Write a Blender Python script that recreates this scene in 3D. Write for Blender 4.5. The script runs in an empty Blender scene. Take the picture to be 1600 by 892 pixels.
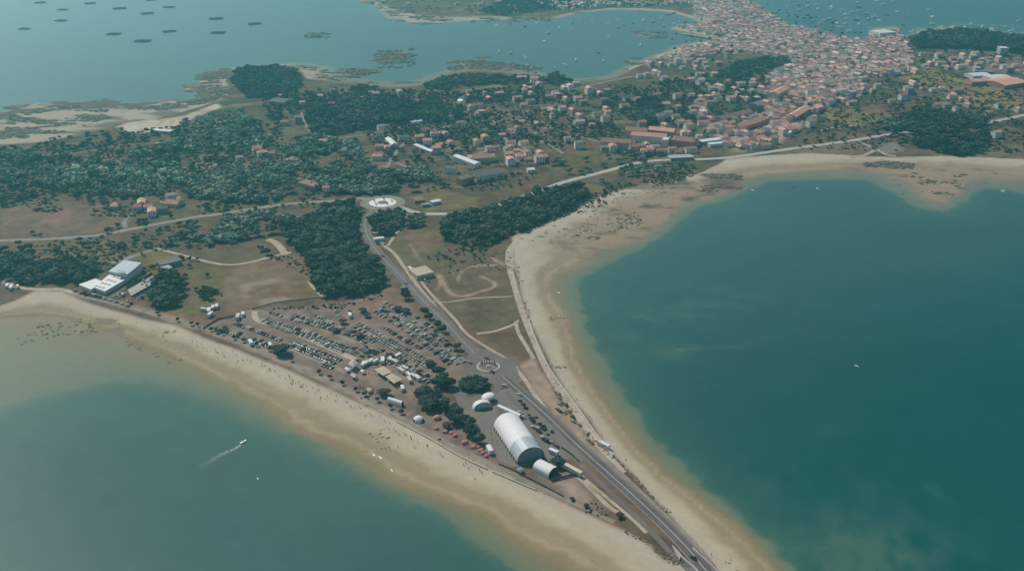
import bpy, math, random
import numpy as np
from mathutils import Vector, Matrix
random.seed(7); rng = np.random.default_rng(11)
R = math.radians
sc = bpy.context.scene
C = sc.collection

# ------------------------------------------------------------------ camera, sky, sun, exposure
H = 350.0; F = 1550.0; PITCH = math.atan(686.0 / F)
cam_d = bpy.data.cameras.new('camera'); cam = bpy.data.objects.new('camera', cam_d); C.objects.link(cam)
cam.location = (0, 0, H); cam.rotation_euler = (R(90) - PITCH, 0, 0)
cam_d.sensor_width = 36; cam_d.lens = 36 * F / 1600; cam_d.clip_start = 5; cam_d.clip_end = 40000
sc.camera = cam
SUN_EL, SUN_AZ = 47, 133            # azimuth counted anticlockwise from +X: behind the scene, to the left
w = bpy.data.worlds.new('World'); sc.world = w; w.use_nodes = True
nt = w.node_tree; bg = nt.nodes['Background']
sky = nt.nodes.new('ShaderNodeTexSky'); sky.sky_type = 'NISHITA'; sky.sun_disc = False
sky.sun_elevation = R(SUN_EL); sky.sun_rotation = R(90 - SUN_AZ)
nt.links.new(sky.outputs[0], bg.inputs[0]); bg.inputs[1].default_value = 0.075
sd = bpy.data.lights.new('sun', 'SUN'); sun = bpy.data.objects.new('sun', sd); C.objects.link(sun)
sd.energy = 3.5; sd.angle = R(0.53); sd.color = (1.0, 0.91, 0.80)
sv = Vector((math.cos(R(SUN_AZ)) * math.cos(R(SUN_EL)), math.sin(R(SUN_AZ)) * math.cos(R(SUN_EL)), math.sin(R(SUN_EL))))
sun.rotation_euler = sv.to_track_quat('Z', 'Y').to_euler(); sun.location = (-900, 600, 900)
sc.view_settings.view_transform = 'Standard'; sc.view_settings.look = 'None'
sc.view_settings.exposure = 0.09; sc.view_settings.gamma = 1
sc.cycles.use_denoising = True
sc.cycles.max_bounces = 6; sc.cycles.transparent_max_bounces = 8; sc.cycles.volume_bounces = 1
HAZE_D, HAZE_G, HAZE_C = 0.00016, 0.5, (0.22, 0.80, 0.88)
ZL = 2.0                            # level of the land above the water

# ------------------------------------------------------------------ pixel <-> ground
cp, sp_ = math.cos(PITCH), math.sin(PITCH)
def at(u, v, z=ZL):
    dx = (u - 800) / F; up = (446 - v) / F
    d = (dx, cp + up * sp_, -sp_ + up * cp)
    t = (H - z) / -d[2]
    return (d[0] * t, d[1] * t)
def pix(x, y, z=ZL):
    dep = y * cp - (z - H) * sp_
    up = y * sp_ + (z - H) * cp
    return 800 + F * x / dep, 446 - F * up / dep
def P(*c, z=ZL):
    return [at(c[i], c[i + 1], z) for i in range(0, len(c), 2)]

# ------------------------------------------------------------------ numpy helpers
def hash2(ix, iy, s=0):
    h = (ix.astype(np.int64) * 374761393 + iy.astype(np.int64) * 668265263 + s * 974634777) & 0xffffffff
    h = ((h ^ (h >> 13)) * 1274126177) & 0xffffffff
    return ((h ^ (h >> 16)) & 0xffff) / 65535.0
def vnoise(x, y, s=0):
    ix, iy = np.floor(x), np.floor(y); fx, fy = x - ix, y - iy
    fx = fx * fx * (3 - 2 * fx); fy = fy * fy * (3 - 2 * fy)
    a, b = hash2(ix, iy, s), hash2(ix + 1, iy, s); c, d = hash2(ix, iy + 1, s), hash2(ix + 1, iy + 1, s)
    return (a * (1 - fx) + b * fx) * (1 - fy) + (c * (1 - fx) + d * fx) * fy
def fbm(x, y, sc_, o=4, s=0):
    v, a, t = 0, 1.0, 0
    for k in range(o):
        v = v + a * vnoise(x / sc_ * 2 ** k, y / sc_ * 2 ** k, s + k * 7); t += a; a *= .55
    return v / t
def inside(px, py, poly):
    r = np.zeros(px.shape, bool); n = len(poly); j = n - 1
    for i in range(n):
        xi, yi = poly[i]; xj, yj = poly[j]
        if yi != yj:
            c = ((yi > py) != (yj > py)) & (px < (xj - xi) * (py - yi) / (yj - yi) + xi); r ^= c
        j = i
    return r
def dist(px, py, poly, closed=True):
    d = np.full(px.shape, 1e12); n = len(poly)
    for i in range(n if closed else n - 1):
        ax, ay = poly[i]; bx, by = poly[(i + 1) % n]; ex, ey = bx - ax, by - ay
        L = ex * ex + ey * ey + 1e-9
        t = np.clip(((px - ax) * ex + (py - ay) * ey) / L, 0, 1)
        d = np.minimum(d, (px - ax - t * ex) ** 2 + (py - ay - t * ey) ** 2)
    return np.sqrt(d)
def sdist(px, py, poly):           # positive inside
    d = dist(px, py, poly); return np.where(inside(px, py, poly), d, -d)
def smooth(poly, closed=False, n=3):
    out = []; m = len(poly)
    for i in range(m if closed else m - 1):
        g = lambda k: poly[k % m] if closed else poly[max(0, min(m - 1, k))]
        p0, p1, p2, p3 = g(i - 1), g(i), g(i + 1), g(i + 2)
        for k in range(n):
            t = k / n
            out.append(tuple(.5 * (2 * p1[a] + (p2[a] - p0[a]) * t + (2 * p0[a] - 5 * p1[a] + 4 * p2[a] - p3[a]) * t * t + (3 * p1[a] - p0[a] - 3 * p2[a] + p3[a]) * t ** 3) for a in (0, 1)))
    if not closed: out.append(poly[-1])
    return out
def pts_in(poly, step, jit=.45):
    a = np.array(poly); x0, y0 = a.min(0); x1, y1 = a.max(0)
    gx, gy = np.meshgrid(np.arange(x0, x1, step), np.arange(y0, y1, step))
    gx = gx + rng.uniform(-jit, jit, gx.shape) * step; gy = gy + rng.uniform(-jit, jit, gy.shape) * step
    m = inside(gx, gy, poly); return np.stack([gx[m], gy[m]], 1)

# ------------------------------------------------------------------ materials
def mat(name, col, rough=.85, spec=.3, var=0.0, scale=1.0, oc=False, rnd=0.0, attr=None, metal=0, bump=0, detail=5):
    m = bpy.data.materials.new(name); m.use_nodes = True; t = m.node_tree; b = t.nodes['Principled BSDF']
    b.inputs['Roughness'].default_value = rough; b.inputs['Specular IOR Level'].default_value = spec; b.inputs['Metallic'].default_value = metal
    src = None
    if oc:
        oi = t.nodes.new('ShaderNodeObjectInfo'); src = oi.outputs['Color']
    elif attr:
        a = t.nodes.new('ShaderNodeAttribute'); a.attribute_name = attr; src = a.outputs['Color']
    else:
        rg = t.nodes.new('ShaderNodeRGB'); rg.outputs[0].default_value = (*col, 1); src = rg.outputs[0]
    if var or rnd:
        hs = t.nodes.new('ShaderNodeHueSaturation'); t.links.new(src, hs.inputs['Color']); val = None
        if var:
            tc = t.nodes.new('ShaderNodeTexCoord'); nz = t.nodes.new('ShaderNodeTexNoise'); nz.inputs['Scale'].default_value = scale
            nz.inputs['Detail'].default_value = detail; nz.inputs['Roughness'].default_value = .65
            t.links.new(tc.outputs['Object'], nz.inputs['Vector'])
            mr = t.nodes.new('ShaderNodeMapRange'); mr.inputs[1].default_value = .3; mr.inputs[2].default_value = .7
            mr.inputs[3].default_value = 1 - var; mr.inputs[4].default_value = 1 + var; t.links.new(nz.outputs['Fac'], mr.inputs[0]); val = mr.outputs[0]
            if bump:
                bp = t.nodes.new('ShaderNodeBump'); bp.inputs['Strength'].default_value = bump; bp.inputs['Distance'].default_value = .3
                t.links.new(nz.outputs['Fac'], bp.inputs['Height']); t.links.new(bp.outputs[0], b.inputs['Normal'])
        if rnd:
            oi2 = t.nodes.new('ShaderNodeObjectInfo'); mr2 = t.nodes.new('ShaderNodeMapRange')
            mr2.inputs[3].default_value = 1 - rnd; mr2.inputs[4].default_value = 1 + rnd; t.links.new(oi2.outputs['Random'], mr2.inputs[0])
            if val:
                mm = t.nodes.new('ShaderNodeMath'); mm.operation = 'MULTIPLY'; t.links.new(val, mm.inputs[0]); t.links.new(mr2.outputs[0], mm.inputs[1]); val = mm.outputs[0]
            else: val = mr2.outputs[0]
        t.links.new(val, hs.inputs['Value']); src = hs.outputs[0]
    t.links.new(src, b.inputs['Base Color'])
    return m
M = {
 'asphalt': mat('asphalt', (.165, .145, .13), .9, .2, .18, .06),
 'asphalt_dark': mat('asphalt_dark', (.13, .11, .10), .9, .2, .2, .05),
 'paint': mat('road_paint', (.45, .43, .40), .8, .2, .12, .5),
 'road_kerb': mat('road_kerb', (.20, .19, .175), .9, .2, .15, .4),
 'kerb': mat('kerb_stone', (.46, .43, .38), .9, .2, .15, .4),
 'concrete': mat('concrete', (.42, .40, .36), .9, .2, .15, .1),
 'path': mat('sandy_path', (.42, .35, .27), .95, .1, .28, .12),
 'lane': mat('country_lane', (.27, .235, .19), .95, .1, .22, .1),
 'plaza': mat('plaza_paving', (.19, .165, .145), .9, .2, .15, .09),
 'wall': mat('house_wall', (1, 1, 1), .85, .2, .1, .35, oc=True),
 'tile': mat('roof_tile', (.50, .26, .20), .85, .2, .28, .5, rnd=.4),
 'slate': mat('grey_roof', (.16, .155, .15), .85, .2, .25, .4, rnd=.3),
 'window': mat('window_glass', (.03, .035, .045), .15, .6),
 'white': mat('white_canvas', (.74, .74, .73), .6, .3, .05, .25),
 'white_metal': mat('white_sheet_metal', (.66, .67, .67), .5, .4, .08, .15),
 'grey_metal': mat('grey_sheet_metal', (.30, .33, .34), .5, .4, .1, .3),
 'canvas_grey': mat('clear_canvas', (.42, .47, .49), .35, .6, .1, .3),
 'canvas_dark': mat('gable_canvas', (.22, .28, .28), .6, .3, .2, .3),
 'beige': mat('beige_canvas', (.48, .40, .30), .8, .2, .1, .3),
 'lilac': mat('lilac_canvas', (.48, .43, .48), .8, .2, .1, .3),
 'red': mat('red_canvas', (.50, .20, .155), .7, .2, .15, 1.0),
 'blue': mat('blue_tarpaulin', (.06, .32, .45), .6, .3, .15, .5),
 'dark': mat('dark_metal', (.035, .035, .04), .5, .4),
 'wood': mat('weathered_timber', (.10, .085, .07), .9, .2, .3, 1.0),
 'car': mat('car_paint', (1, 1, 1), .3, .5, oc=True),
 'tyre': mat('tyre_rubber', (.02, .02, .02), .9, .1),
 'hull': mat('boat_hull', (1, 1, 1), .35, .5, .05, .8, oc=True),
 'bark': mat('tree_bark', (.10, .075, .055), .95, .1, .2, 1.5),
 'leaf': mat('tree_foliage', (.038, .060, .044), .8, .15, .5, .16, rnd=.42, detail=6),
 'leaf_brown': mat('bronze_foliage', (.075, .050, .042), .8, .15, .4, .25, rnd=.2),
 'leaf_palm': mat('palm_foliage', (.030, .040, .026), .8, .15, .3, .3, rnd=.2),
 'wood_mass': mat('woodland_foliage', (1, 1, 1), .85, .12, .35, .09, attr='tint', detail=8),
 'rock': mat('shore_rock', (.17, .135, .10), .9, .2, .35, .25, detail=8),
 'person': mat('clothes', (1, 1, 1), .9, .1, oc=True),
 'skin': mat('skin', (.50, .30, .21), .7, .2),
 'trousers': mat('dark_trousers', (.05, .055, .08), .9, .1),
 'town': mat('town_wall', (1, 1, 1), .85, .2, .12, .2, attr='tint'),
}

# ------------------------------------------------------------------ mesh / object helpers
def mesh(name, vs, fs, mats=(), fm=None, smooth_=False):
    me = bpy.data.meshes.new(name); me.from_pydata([tuple(v) for v in vs], [], fs)
    for m in mats: me.materials.append(M[m] if isinstance(m, str) else m)
    if fm is not None: me.polygons.foreach_set('material_index', np.array(fm, np.int32))
    if smooth_: me.polygons.foreach_set('use_smooth', np.ones(len(me.polygons), bool))
    me.update(); return me
def np_mesh(name, V, Fq, m, tint=None):
    """fast mesh from arrays; Fq is (n,4) or (n,3)"""
    me = bpy.data.meshes.new(name); k = Fq.shape[1]; n = len(Fq)
    me.vertices.add(len(V)); me.vertices.foreach_set('co', V.astype(np.float32).ravel())
    me.loops.add(n * k); me.loops.foreach_set('vertex_index', Fq.astype(np.int32).ravel())
    me.polygons.add(n); me.polygons.foreach_set('loop_start', np.arange(0, n * k, k, dtype=np.int32))
    me.materials.append(M[m] if isinstance(m, str) else m)
    if tint is not None:
        a = me.color_attributes.new('tint', 'FLOAT_COLOR', 'POINT')
        a.data.foreach_set('color', np.concatenate([tint, np.ones((len(tint), 1))], 1).astype(np.float32).ravel())
    me.update(calc_edges=True); return me
def add(name, me, loc=(0, 0, 0), rz=0, parent=None, label=None, cat=None, group=None, kind=None, color=None, scale=None):
    o = bpy.data.objects.new(name, me); C.objects.link(o); o.location = loc; o.rotation_euler = (0, 0, rz)
    if scale: o.scale = scale if isinstance(scale, (tuple, list)) else (scale,) * 3
    if parent: o.parent = parent
    if label: o['label'] = label
    if cat: o['category'] = cat
    if group: o['group'] = group
    if kind: o['kind'] = kind
    if color: o.color = (*color, 1)
    return o
class MB:
    def __init__(s): s.v = []; s.f = []; s.m = []
    def box(s, x0, y0, z0, x1, y1, z1, mi=0, rz=0, c=(0, 0)):
        b = len(s.v); cr, sr = math.cos(rz), math.sin(rz)
        for z in (z0, z1):
            for x, y in ((x0, y0), (x1, y0), (x1, y1), (x0, y1)): s.v.append((c[0] + x * cr - y * sr, c[1] + x * sr + y * cr, z))
        s.f += [(b, b + 3, b + 2, b + 1), (b + 4, b + 5, b + 6, b + 7)] + [(b + i, b + (i + 1) % 4, b + 4 + (i + 1) % 4, b + 4 + i) for i in range(4)]
        s.m += [mi] * 6
    def poly(s, pts, mi=0):
        b = len(s.v); s.v += list(pts); s.f.append(tuple(range(b, b + len(pts)))); s.m.append(mi)
    def prism(s, prof, x0, x1, mi=0, cap=None):      # profile in (y,z), extruded along x
        b = len(s.v); n = len(prof)
        for x in (x0, x1): s.v += [(x, y, z) for y, z in prof]
        for i in range(n): s.f.append((b + i, b + (i + 1) % n, b + n + (i + 1) % n, b + n + i)); s.m.append(mi)
        s.f += [tuple(range(b, b + n))[::-1], tuple(range(b + n, b + 2 * n))]; s.m += [mi if cap is None else cap] * 2
    def lathe(s, prof, n=12, c=(0, 0), mi=0, sx=1, sy=1):
        b = len(s.v)
        for r, z in prof:
            for k in range(n): a = 2 * math.pi * k / n; s.v.append((c[0] + r * sx * math.cos(a), c[1] + r * sy * math.sin(a), z))
        for j in range(len(prof) - 1):
            for k in range(n): s.f.append((b + j * n + k, b + j * n + (k + 1) % n, b + (j + 1) * n + (k + 1) % n, b + (j + 1) * n + k)); s.m.append(mi)
        s.f.append(tuple(b + (len(prof) - 1) * n + k for k in range(n))); s.m.append(mi)
    def tube(s, a, b_, r0, r1, n=5, mi=0):
        a, b_ = Vector(a), Vector(b_); d = (b_ - a).normalized(); u = d.orthogonal().normalized(); w_ = d.cross(u); b = len(s.v)
        for p, r in ((a, r0), (b_, r1)):
            for k in range(n): t = 2 * math.pi * k / n; s.v.append(tuple(p + (u * math.cos(t) + w_ * math.sin(t)) * r))
        for k in range(n): s.f.append((b + k, b + (k + 1) % n, b + n + (k + 1) % n, b + n + k)); s.m.append(mi)
        s.f.append(tuple(b + n + k for k in range(n))); s.m.append(mi)
    def me(s, name, mats, sm=False): return mesh(name, s.v, s.f, mats, s.m, sm)

# ------------------------------------------------------------------ coast contours (all closed rings in ground metres)
NORTH = [1175, 0, 1200, 15, 1230, 36, 1290, 53, 1330, 61, 1362, 58, 1372, 47, 1402, 47, 1400, 56, 1425, 60, 1440, 49, 1500, 45, 1560, 52, 1700, 66]
def ring(west, east, top, near_l, near_r):
    """near_l, near_r: bottom ends of the isthmus; west: shore going up from bottom along the western beach; east likewise"""
    return west + top + east
W_land = P(1150, 980, 1083, 893, 1072, 884, 1037, 876, 1012, 851, 975, 831, 925, 809, 875, 784, 838, 766, 800, 749, 761, 732, 720, 714, 670, 685, 620, 659, 588, 644, 550, 626, 525, 614, 500, 603, 450, 580, 400, 560, 375, 550, 325, 532, 275, 510, 225, 500, 175, 486, 130, 472, 100, 457, 55, 455, 30, 470, 0, 480, -60, 500, -200, 560, z=1)
W_dry = P(1010, 980, 930, 915, 875, 884, 837, 862, 800, 832, 750, 802, 700, 784, 662, 772, 612, 753, 575, 729, 532, 702, 475, 680, 440, 655, 400, 628, 370, 613, 320, 587, 280, 564, 235, 549, 200, 531, 175, 520, 135, 506, 90, 494, 45, 495, 0, 497, -60, 520, -200, 590, z=0)
W_shal = P(940, 1000, 870, 935, 800, 890, 750, 845, 712, 815, 662, 788, 612, 769, 575, 744, 525, 712, 470, 684, 400, 652, 350, 625, 300, 607, 240, 594, 180, 590, 110, 604, 50, 620, 0, 634, -80, 660, -200, 700, z=0)
E_land = P(1600, 250, 1475, 245, 1400, 247, 1360, 246, 1325, 244, 1265, 241, 1200, 244, 1135, 250, 1125, 257, 1090, 275, 1037, 276, 1012, 285, 995, 292, 940, 307, 912, 322, 900, 332, 845, 355, 800, 372, 803, 400, 806, 422, 815, 462, 827, 500, 850, 545, 865, 580, 884, 610, 903, 635, 928, 664, 950, 705, 975, 728, 1000, 756, 1025, 784, 1060, 822, 1092, 856, 1120, 892, 1185, 980, z=1)
E_dry = P(1600, 278, 1550, 276, 1512, 278, 1500, 296, 1475, 317, 1450, 308, 1425, 284, 1375, 270, 1340, 263, 1300, 268, 1200, 273, 1160, 281, 1150, 296, 1112, 307, 1075, 313, 1050, 326, 1040, 346, 1012, 363, 987, 376, 937, 388, 925, 402, 900, 418, 872, 432, 862, 446, 872, 466, 888, 490, 892, 515, 908, 560, 940, 622, 985, 674, 1010, 705, 1037, 738, 1075, 764, 1112, 791, 1150, 820, 1200, 874, 1290, 980, z=0)
E_shal = P(1600, 300, 1540, 292, 1510, 312, 1480, 332, 1440, 325, 1400, 300, 1350, 280, 1290, 280, 1200, 282, 1165, 300, 1120, 318, 1085, 326, 1060, 345, 1040, 365, 1000, 388, 970, 402, 940, 416, 905, 434, 895, 450, 908, 480, 914, 510, 932, 542, 952, 578, 978, 625, 1017, 680, 1050, 714, 1100, 764, 1145, 797, 1200, 848, 1245, 896, 1320, 980, z=0)
N_land = P(-200, 240, 0, 228, 60, 224, 120, 214, 180, 196, 250, 186, 300, 172, 340, 160, 362, 146, 352, 128, 372, 112, 430, 105, 470, 112, 480, 124, 520, 130, 560, 134, 620, 137, 655, 135, 690, 120, 735, 112, 800, 116, 850, 122, 900, 130, 960, 124, 990, 108, 1040, 86, 1075, 74, 1120, 66, 1128, 60, 1080, 50, 1060, 44, 1085, 38, 1118, 42, 1085, 27, 1050, 17, 1000, 14, 950, 14, 900, 19, 860, 28, 800, 28, 760, 26, 700, 27, 660, 26, 610, 14, 585, 2, 570, -12, 520, -35, 700, -60, 1000, -60, 1120, -30, z=1) + P(*NORTH, z=1)
N_dry = P(-200, 222, 0, 205, 20, 190, 45, 172, 90, 168, 130, 166, 190, 176, 230, 170, 270, 163, 305, 163, 335, 156, 320, 140, 314, 135, 330, 118, 370, 110, 430, 103, 480, 102, 504, 108, 520, 122, 560, 130, 620, 134, 655, 131, 690, 116, 735, 106, 800, 110, 850, 118, 900, 127, 960, 120, 982, 105, 1035, 84, 1070, 70, 1110, 64, 1122, 60, 1085, 54, 1045, 46, 1070, 38, 1105, 42, 1080, 30, 1050, 20, 1000, 17, 950, 17, 900, 22, 860, 32, 800, 32, 760, 32, 700, 34, 660, 34, 620, 27, 585, 14, 568, 2, 540, -12, 480, -40, 690, -75, 1000, -75, 1125, -40, z=0) + P(1170, -4, 1198, 17, 1228, 38, 1288, 55, 1330, 63, 1364, 60, 1370, 44, 1408, 44, 1405, 54, 1425, 57, 1440, 47, 1500, 43, 1560, 50, 1700, 64, z=0)
N_shal = [(x, y + 22) for x, y in N_dry]
R_out = P(2400, 90, 2400, 245, z=1)
RING_LAND = W_land + N_land + R_out + E_land
RING_DRY = W_dry + N_dry + R_out + E_dry
RING_SHAL = W_shal + N_shal + R_out + E_shal

# ------------------------------------------------------------------ grid
def spaced(a, b, s0, g):
    out = [a]; s = s0
    while out[-1] < b: out.append(out[-1] + s); s = s0 + (out[-1] - a) * g
    return out
ys = np.array([-3000, -1500, -600, 0, 150, 250, 320, 350, 370] + spaced(385, 2750, 1.5, .0029) + [2850, 3000, 3300, 3800, 4800, 7000, 11000, 18000])
xs = np.array([-14000, -8000, -5000, -3500, -2600, -2100, -1800, -1600] + list(np.arange(-1480, 1480, 2.3)) + [1600, 1800, 2100, 2600, 3500, 5000, 8000, 14000])
GX, GY = np.meshgrid(xs, ys); ny, nx = GX.shape
wob = (fbm(GX, GY, 26, 4, 3) - .5) * 9 * np.clip((GY - 200) / 900, .35, 2.0)
wob2 = (fbm(GX, GY, 26, 4, 9) - .5) * 9 * np.clip((GY - 200) / 900, .35, 2.0)
def field(poly):
    sx, sy = GX[::2, ::2], GY[::2, ::2]
    d = sdist(sx, sy, poly)
    # bilinear back to the full grid
    out = np.empty(GX.shape); ix = np.arange(nx); iy = np.arange(ny)
    xs2, ys2 = xs[::2], ys[::2]
    t = np.array([np.interp(xs, xs2, row) for row in d]); cols = np.searchsorted(ys2, ys, side='right') - 1
    cols = np.clip(cols, 0, len(ys2) - 2); f = ((ys - ys2[cols]) / (ys2[cols + 1] - ys2[cols]))[:, None]
    return t[cols] * (1 - f) + t[cols + 1] * f
dl, dd, ds = field(RING_LAND), field(RING_DRY), field(RING_SHAL)
dl = dl + wob * .35; dd = dd + wob * .9; ds = ds + wob2 * 1.3 + (fbm(GX, GY, 9, 3, 19) - .5) * 9
nwz = np.clip((-80 - GX) / 120, 0, 1) * np.clip((GY - 1150) / 120, 0, 1); dd = dd + (fbm(GX * .45 + GY * .1, GY * 1.3, 38, 5, 79) - .5) * 75 * nwz
Z = np.full(GX.shape, ZL)
out = dl < 0
t1 = np.clip(dd / (dd - dl + 1e-6), 0, 1)                 # between land edge and waterline
Z = np.where(out & (dd >= 0), t1 * ZL, Z)
t2 = np.clip(-dd / (ds - dd + 1e-6), 0, 1)
Z = np.where((dd < 0) & (ds >= 0), -t2 * 0.55, Z)
Z = np.where((dd < 0) & (ds < 0), -0.55 - np.clip(-ds / (11 + 55 * np.clip((-60 - GX) / 60, 0, 1)), 0, 1) * 1.6 - np.clip(-ds / (50 + 60 * np.clip((-60 - GX) / 60, 0, 1)), 0, 1) * 2.0 - np.clip(-ds / 260, 0, 1) * 3, Z)
def blob(u, v, ru, rv, z=0):
    x, y = at(u, v, z); x2, _ = at(u + ru, v, z); _, y2 = at(u, v - rv, z); return np.exp(-(((GX - x) / (x2 - x)) ** 2 + ((GY - y) / (y2 - y)) ** 2) ** 1.2)
sub = (dd < 0) & (ds < 0)
nz1 = fbm(GX, GY, 60, 5, 21); nz2 = fbm(GX, GY * .6, 14, 4, 31)
bank = .75 * blob(1050, 550, 38, 13) + .5 * blob(1040, 492, 60, 8) + .35 * blob(1030, 450, 26, 6) + .3 * blob(1300, 670, 40, 10)
mott = blob(1060, 500, 190, 80) * np.clip(fbm(GX, GY * 1.6, 30, 5, 33) * 6 - 3.3, 0, 1) * .8
kelp = mott + 1.0 * blob(1350, 860, 150, 60) * np.clip(nz2 * 3.2 - 1.05, 0, 1) + .5 * blob(1250, 740, 90, 60) * np.clip(nz2 * 3 - 1.3, 0, 1) + .6 * blob(1450, 770, 80, 40) * np.clip(nz2 * 4 - 2.2, 0, 1)
Z = np.where(sub, Z * (1 - .86 * np.clip(bank + kelp, 0, 1)) , Z)
Z = np.where(sub, Z * (1 + (nz1 - .5) * .35), Z)
Z = np.where(sub & (bank + kelp > .02) & (ds < -8), np.minimum(Z, -1.25), Z)
# tidal flats and reefs along the north-western shore and off the western beach
flat = np.clip(dd, -60, 0); reefn = fbm(GX, GY * 1.5, 30, 5, 77)
west_reef = blob(110, 515, 75, 22) * 1.1
Z = np.where((dd < 0) & (reefn * west_reef > .56), .1 + .8 * (reefn * west_reef - .56), Z)
Z = np.where((dd < 0) & (west_reef > .03), np.maximum(Z, -.35), Z)
reef_mask = np.zeros(GX.shape, bool); Z0 = Z.copy()
streak = fbm(GX * .55 + GY * .12, GY * 1.25, 26, 5, 78)
nwr = np.clip(1 + dd / 70, 0, 1) * (GX < -150) * (GY > 1150) * ((GX < -430) | (GX > -300))
Z = np.where((dd < 0) & (nwr * streak > .30), .15 + 2.4 * (nwr * streak - .30), Z)
for (u, v, ru, rv) in ((493, 57, 20, 3.2), (606, 92, 24, 9), (632, 81, 22, 4), (570, 113, 26, 6), (540, 122, 20, 5), (735, 100, 32, 7), (755, 92, 14, 3), (780, 104, 25, 6), (1005, 55, 32, 6), (775, 40, 8, 2.4), (795, 36, 6, 3), (662, 38, 6, 2), (50, 166, 38, 6), (15, 196, 14, 6), (850, 31, 8, 2), (988, 97, 16, 5), (1012, 92, 12, 3), (30, 185, 20, 4), (340, 125, 24, 9), (345, 142, 22, 7)):
    b_ = blob(u, v, ru * 1.15, rv * 1.3) ** .5 * streak
    Z = np.where((dd < 2) & (b_ > .43), np.maximum(Z, .25 + (b_ - .43) * 5.0), Z)
reef_mask = (Z > Z0 + .02)
Z = Z + np.where((Z > .05) & (Z < 1.9), (fbm(GX, GY, 9, 3, 5) - .5) * .35, 0)

# ---- colours of the ground
def L(r, g, b): f = lambda c: ((c / 255 + .055) / 1.055) ** 2.4 if c > 10 else c / 3294.6; return np.array([f(r), f(g), f(b)])
DRYSAND, WETSAND = np.array([.42, .34, .25]), np.array([.30, .235, .14])
MUD, ROCK = np.array([.30, .235, .16]), np.array([.105, .085, .06])
GRASS, SCRUB, BROWN, BEIGE, TILLED = np.array([.098, .094, .050]), np.array([.080, .074, .048]), np.array([.142, .112, .074]), np.array([.275, .245, .18]), np.array([.17, .115, .085])
OLIVE, BRIGHT, DARKG = np.array([.135, .125, .055]), np.array([.13, .125, .035]), np.array([.045, .060, .035])
col = np.empty(GX.shape + (3,))
n_a, n_b, n_c = fbm(GX, GY, 90, 4, 41), fbm(GX, GY, 22, 4, 51), fbm(GX, GY, 6, 3, 61)
# patchwork of small plots: rotated cells, each with a tone
def cells(x, y, s, ang, seed):
    c, s_ = math.cos(ang), math.sin(ang); u = (x * c + y * s_) / s + (fbm(x, y, 80, 2, seed) - .5) * 1.6; v = (-x * s_ + y * c) / (s * .55) + (fbm(x, y, 80, 2, seed + 5) - .5) * 1.6
    a = hash2(np.floor(u), np.floor(v), seed); b = hash2(np.floor(u), np.floor(v), seed + 99)
    e = np.minimum(np.abs(u - np.round(u)) * s, np.abs(v - np.round(v)) * s * .55)
    return a, b, e
ca, cb, ce = cells(GX, GY, 44, .45, 5)
base = SCRUB * (1 - n_a[..., None]) + GRASS * n_a[..., None]
nearb = np.clip((1000 - GY) / 250, 0, 1)[..., None]; base = base * (1 - nearb) + np.array([.125, .10, .065]) * (.8 + .4 * n_b[..., None]) * nearb
pal = np.array([GRASS, SCRUB, BROWN, SCRUB * .8, OLIVE, BROWN * .8, GRASS * .8, TILLED * .8, DARKG, OLIVE * .8])
plots = pal[np.minimum((ca * len(pal)).astype(int), len(pal) - 1)] * (.8 + .4 * cb[..., None])
pm = (GY > 1010) * .75
base = base * (1 - pm[..., None]) + plots * pm[..., None]
base = np.where((ce < 1.6)[..., None] & (GY > 1010)[..., None], base * .72, base)
col[:] = base
def paint(c, pts, feather=4, a=1.0, wobble=1.0):
    poly = P(*pts) if not isinstance(pts[0], tuple) else pts
    q = np.array(poly); m = feather + 12
    i0, i1 = np.searchsorted(ys, [q[:, 1].min() - m, q[:, 1].max() + m]); j0, j1 = np.searchsorted(xs, [q[:, 0].min() - m, q[:, 0].max() + m])
    if i1 <= i0 or j1 <= j0: return
    s = (slice(i0, i1), slice(j0, j1)); d = sdist(GX[s], GY[s], poly) + wob[s] * .6 * wobble
    k = np.clip(d / feather + .5, 0, 1)[..., None] * a; cc = np.asarray(c)
    col[s] = col[s] * (1 - k) + cc * k
def strip(c, pts, wd, feather=1.5, a=1.0):
    line = smooth(P(*pts)); q = np.array(line); m = wd + 8
    i0, i1 = np.searchsorted(ys, [q[:, 1].min() - m, q[:, 1].max() + m]); j0, j1 = np.searchsorted(xs, [q[:, 0].min() - m, q[:, 0].max() + m])
    s = (slice(i0, i1), slice(j0, j1)); d = wd / 2 - dist(GX[s], GY[s], line, False) + (n_b[s] - .5) * 3
    k = np.clip(d / feather + .5, 0, 1)[..., None] * a; col[s] = col[s] * (1 - k) + np.asarray(c) * k
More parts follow.
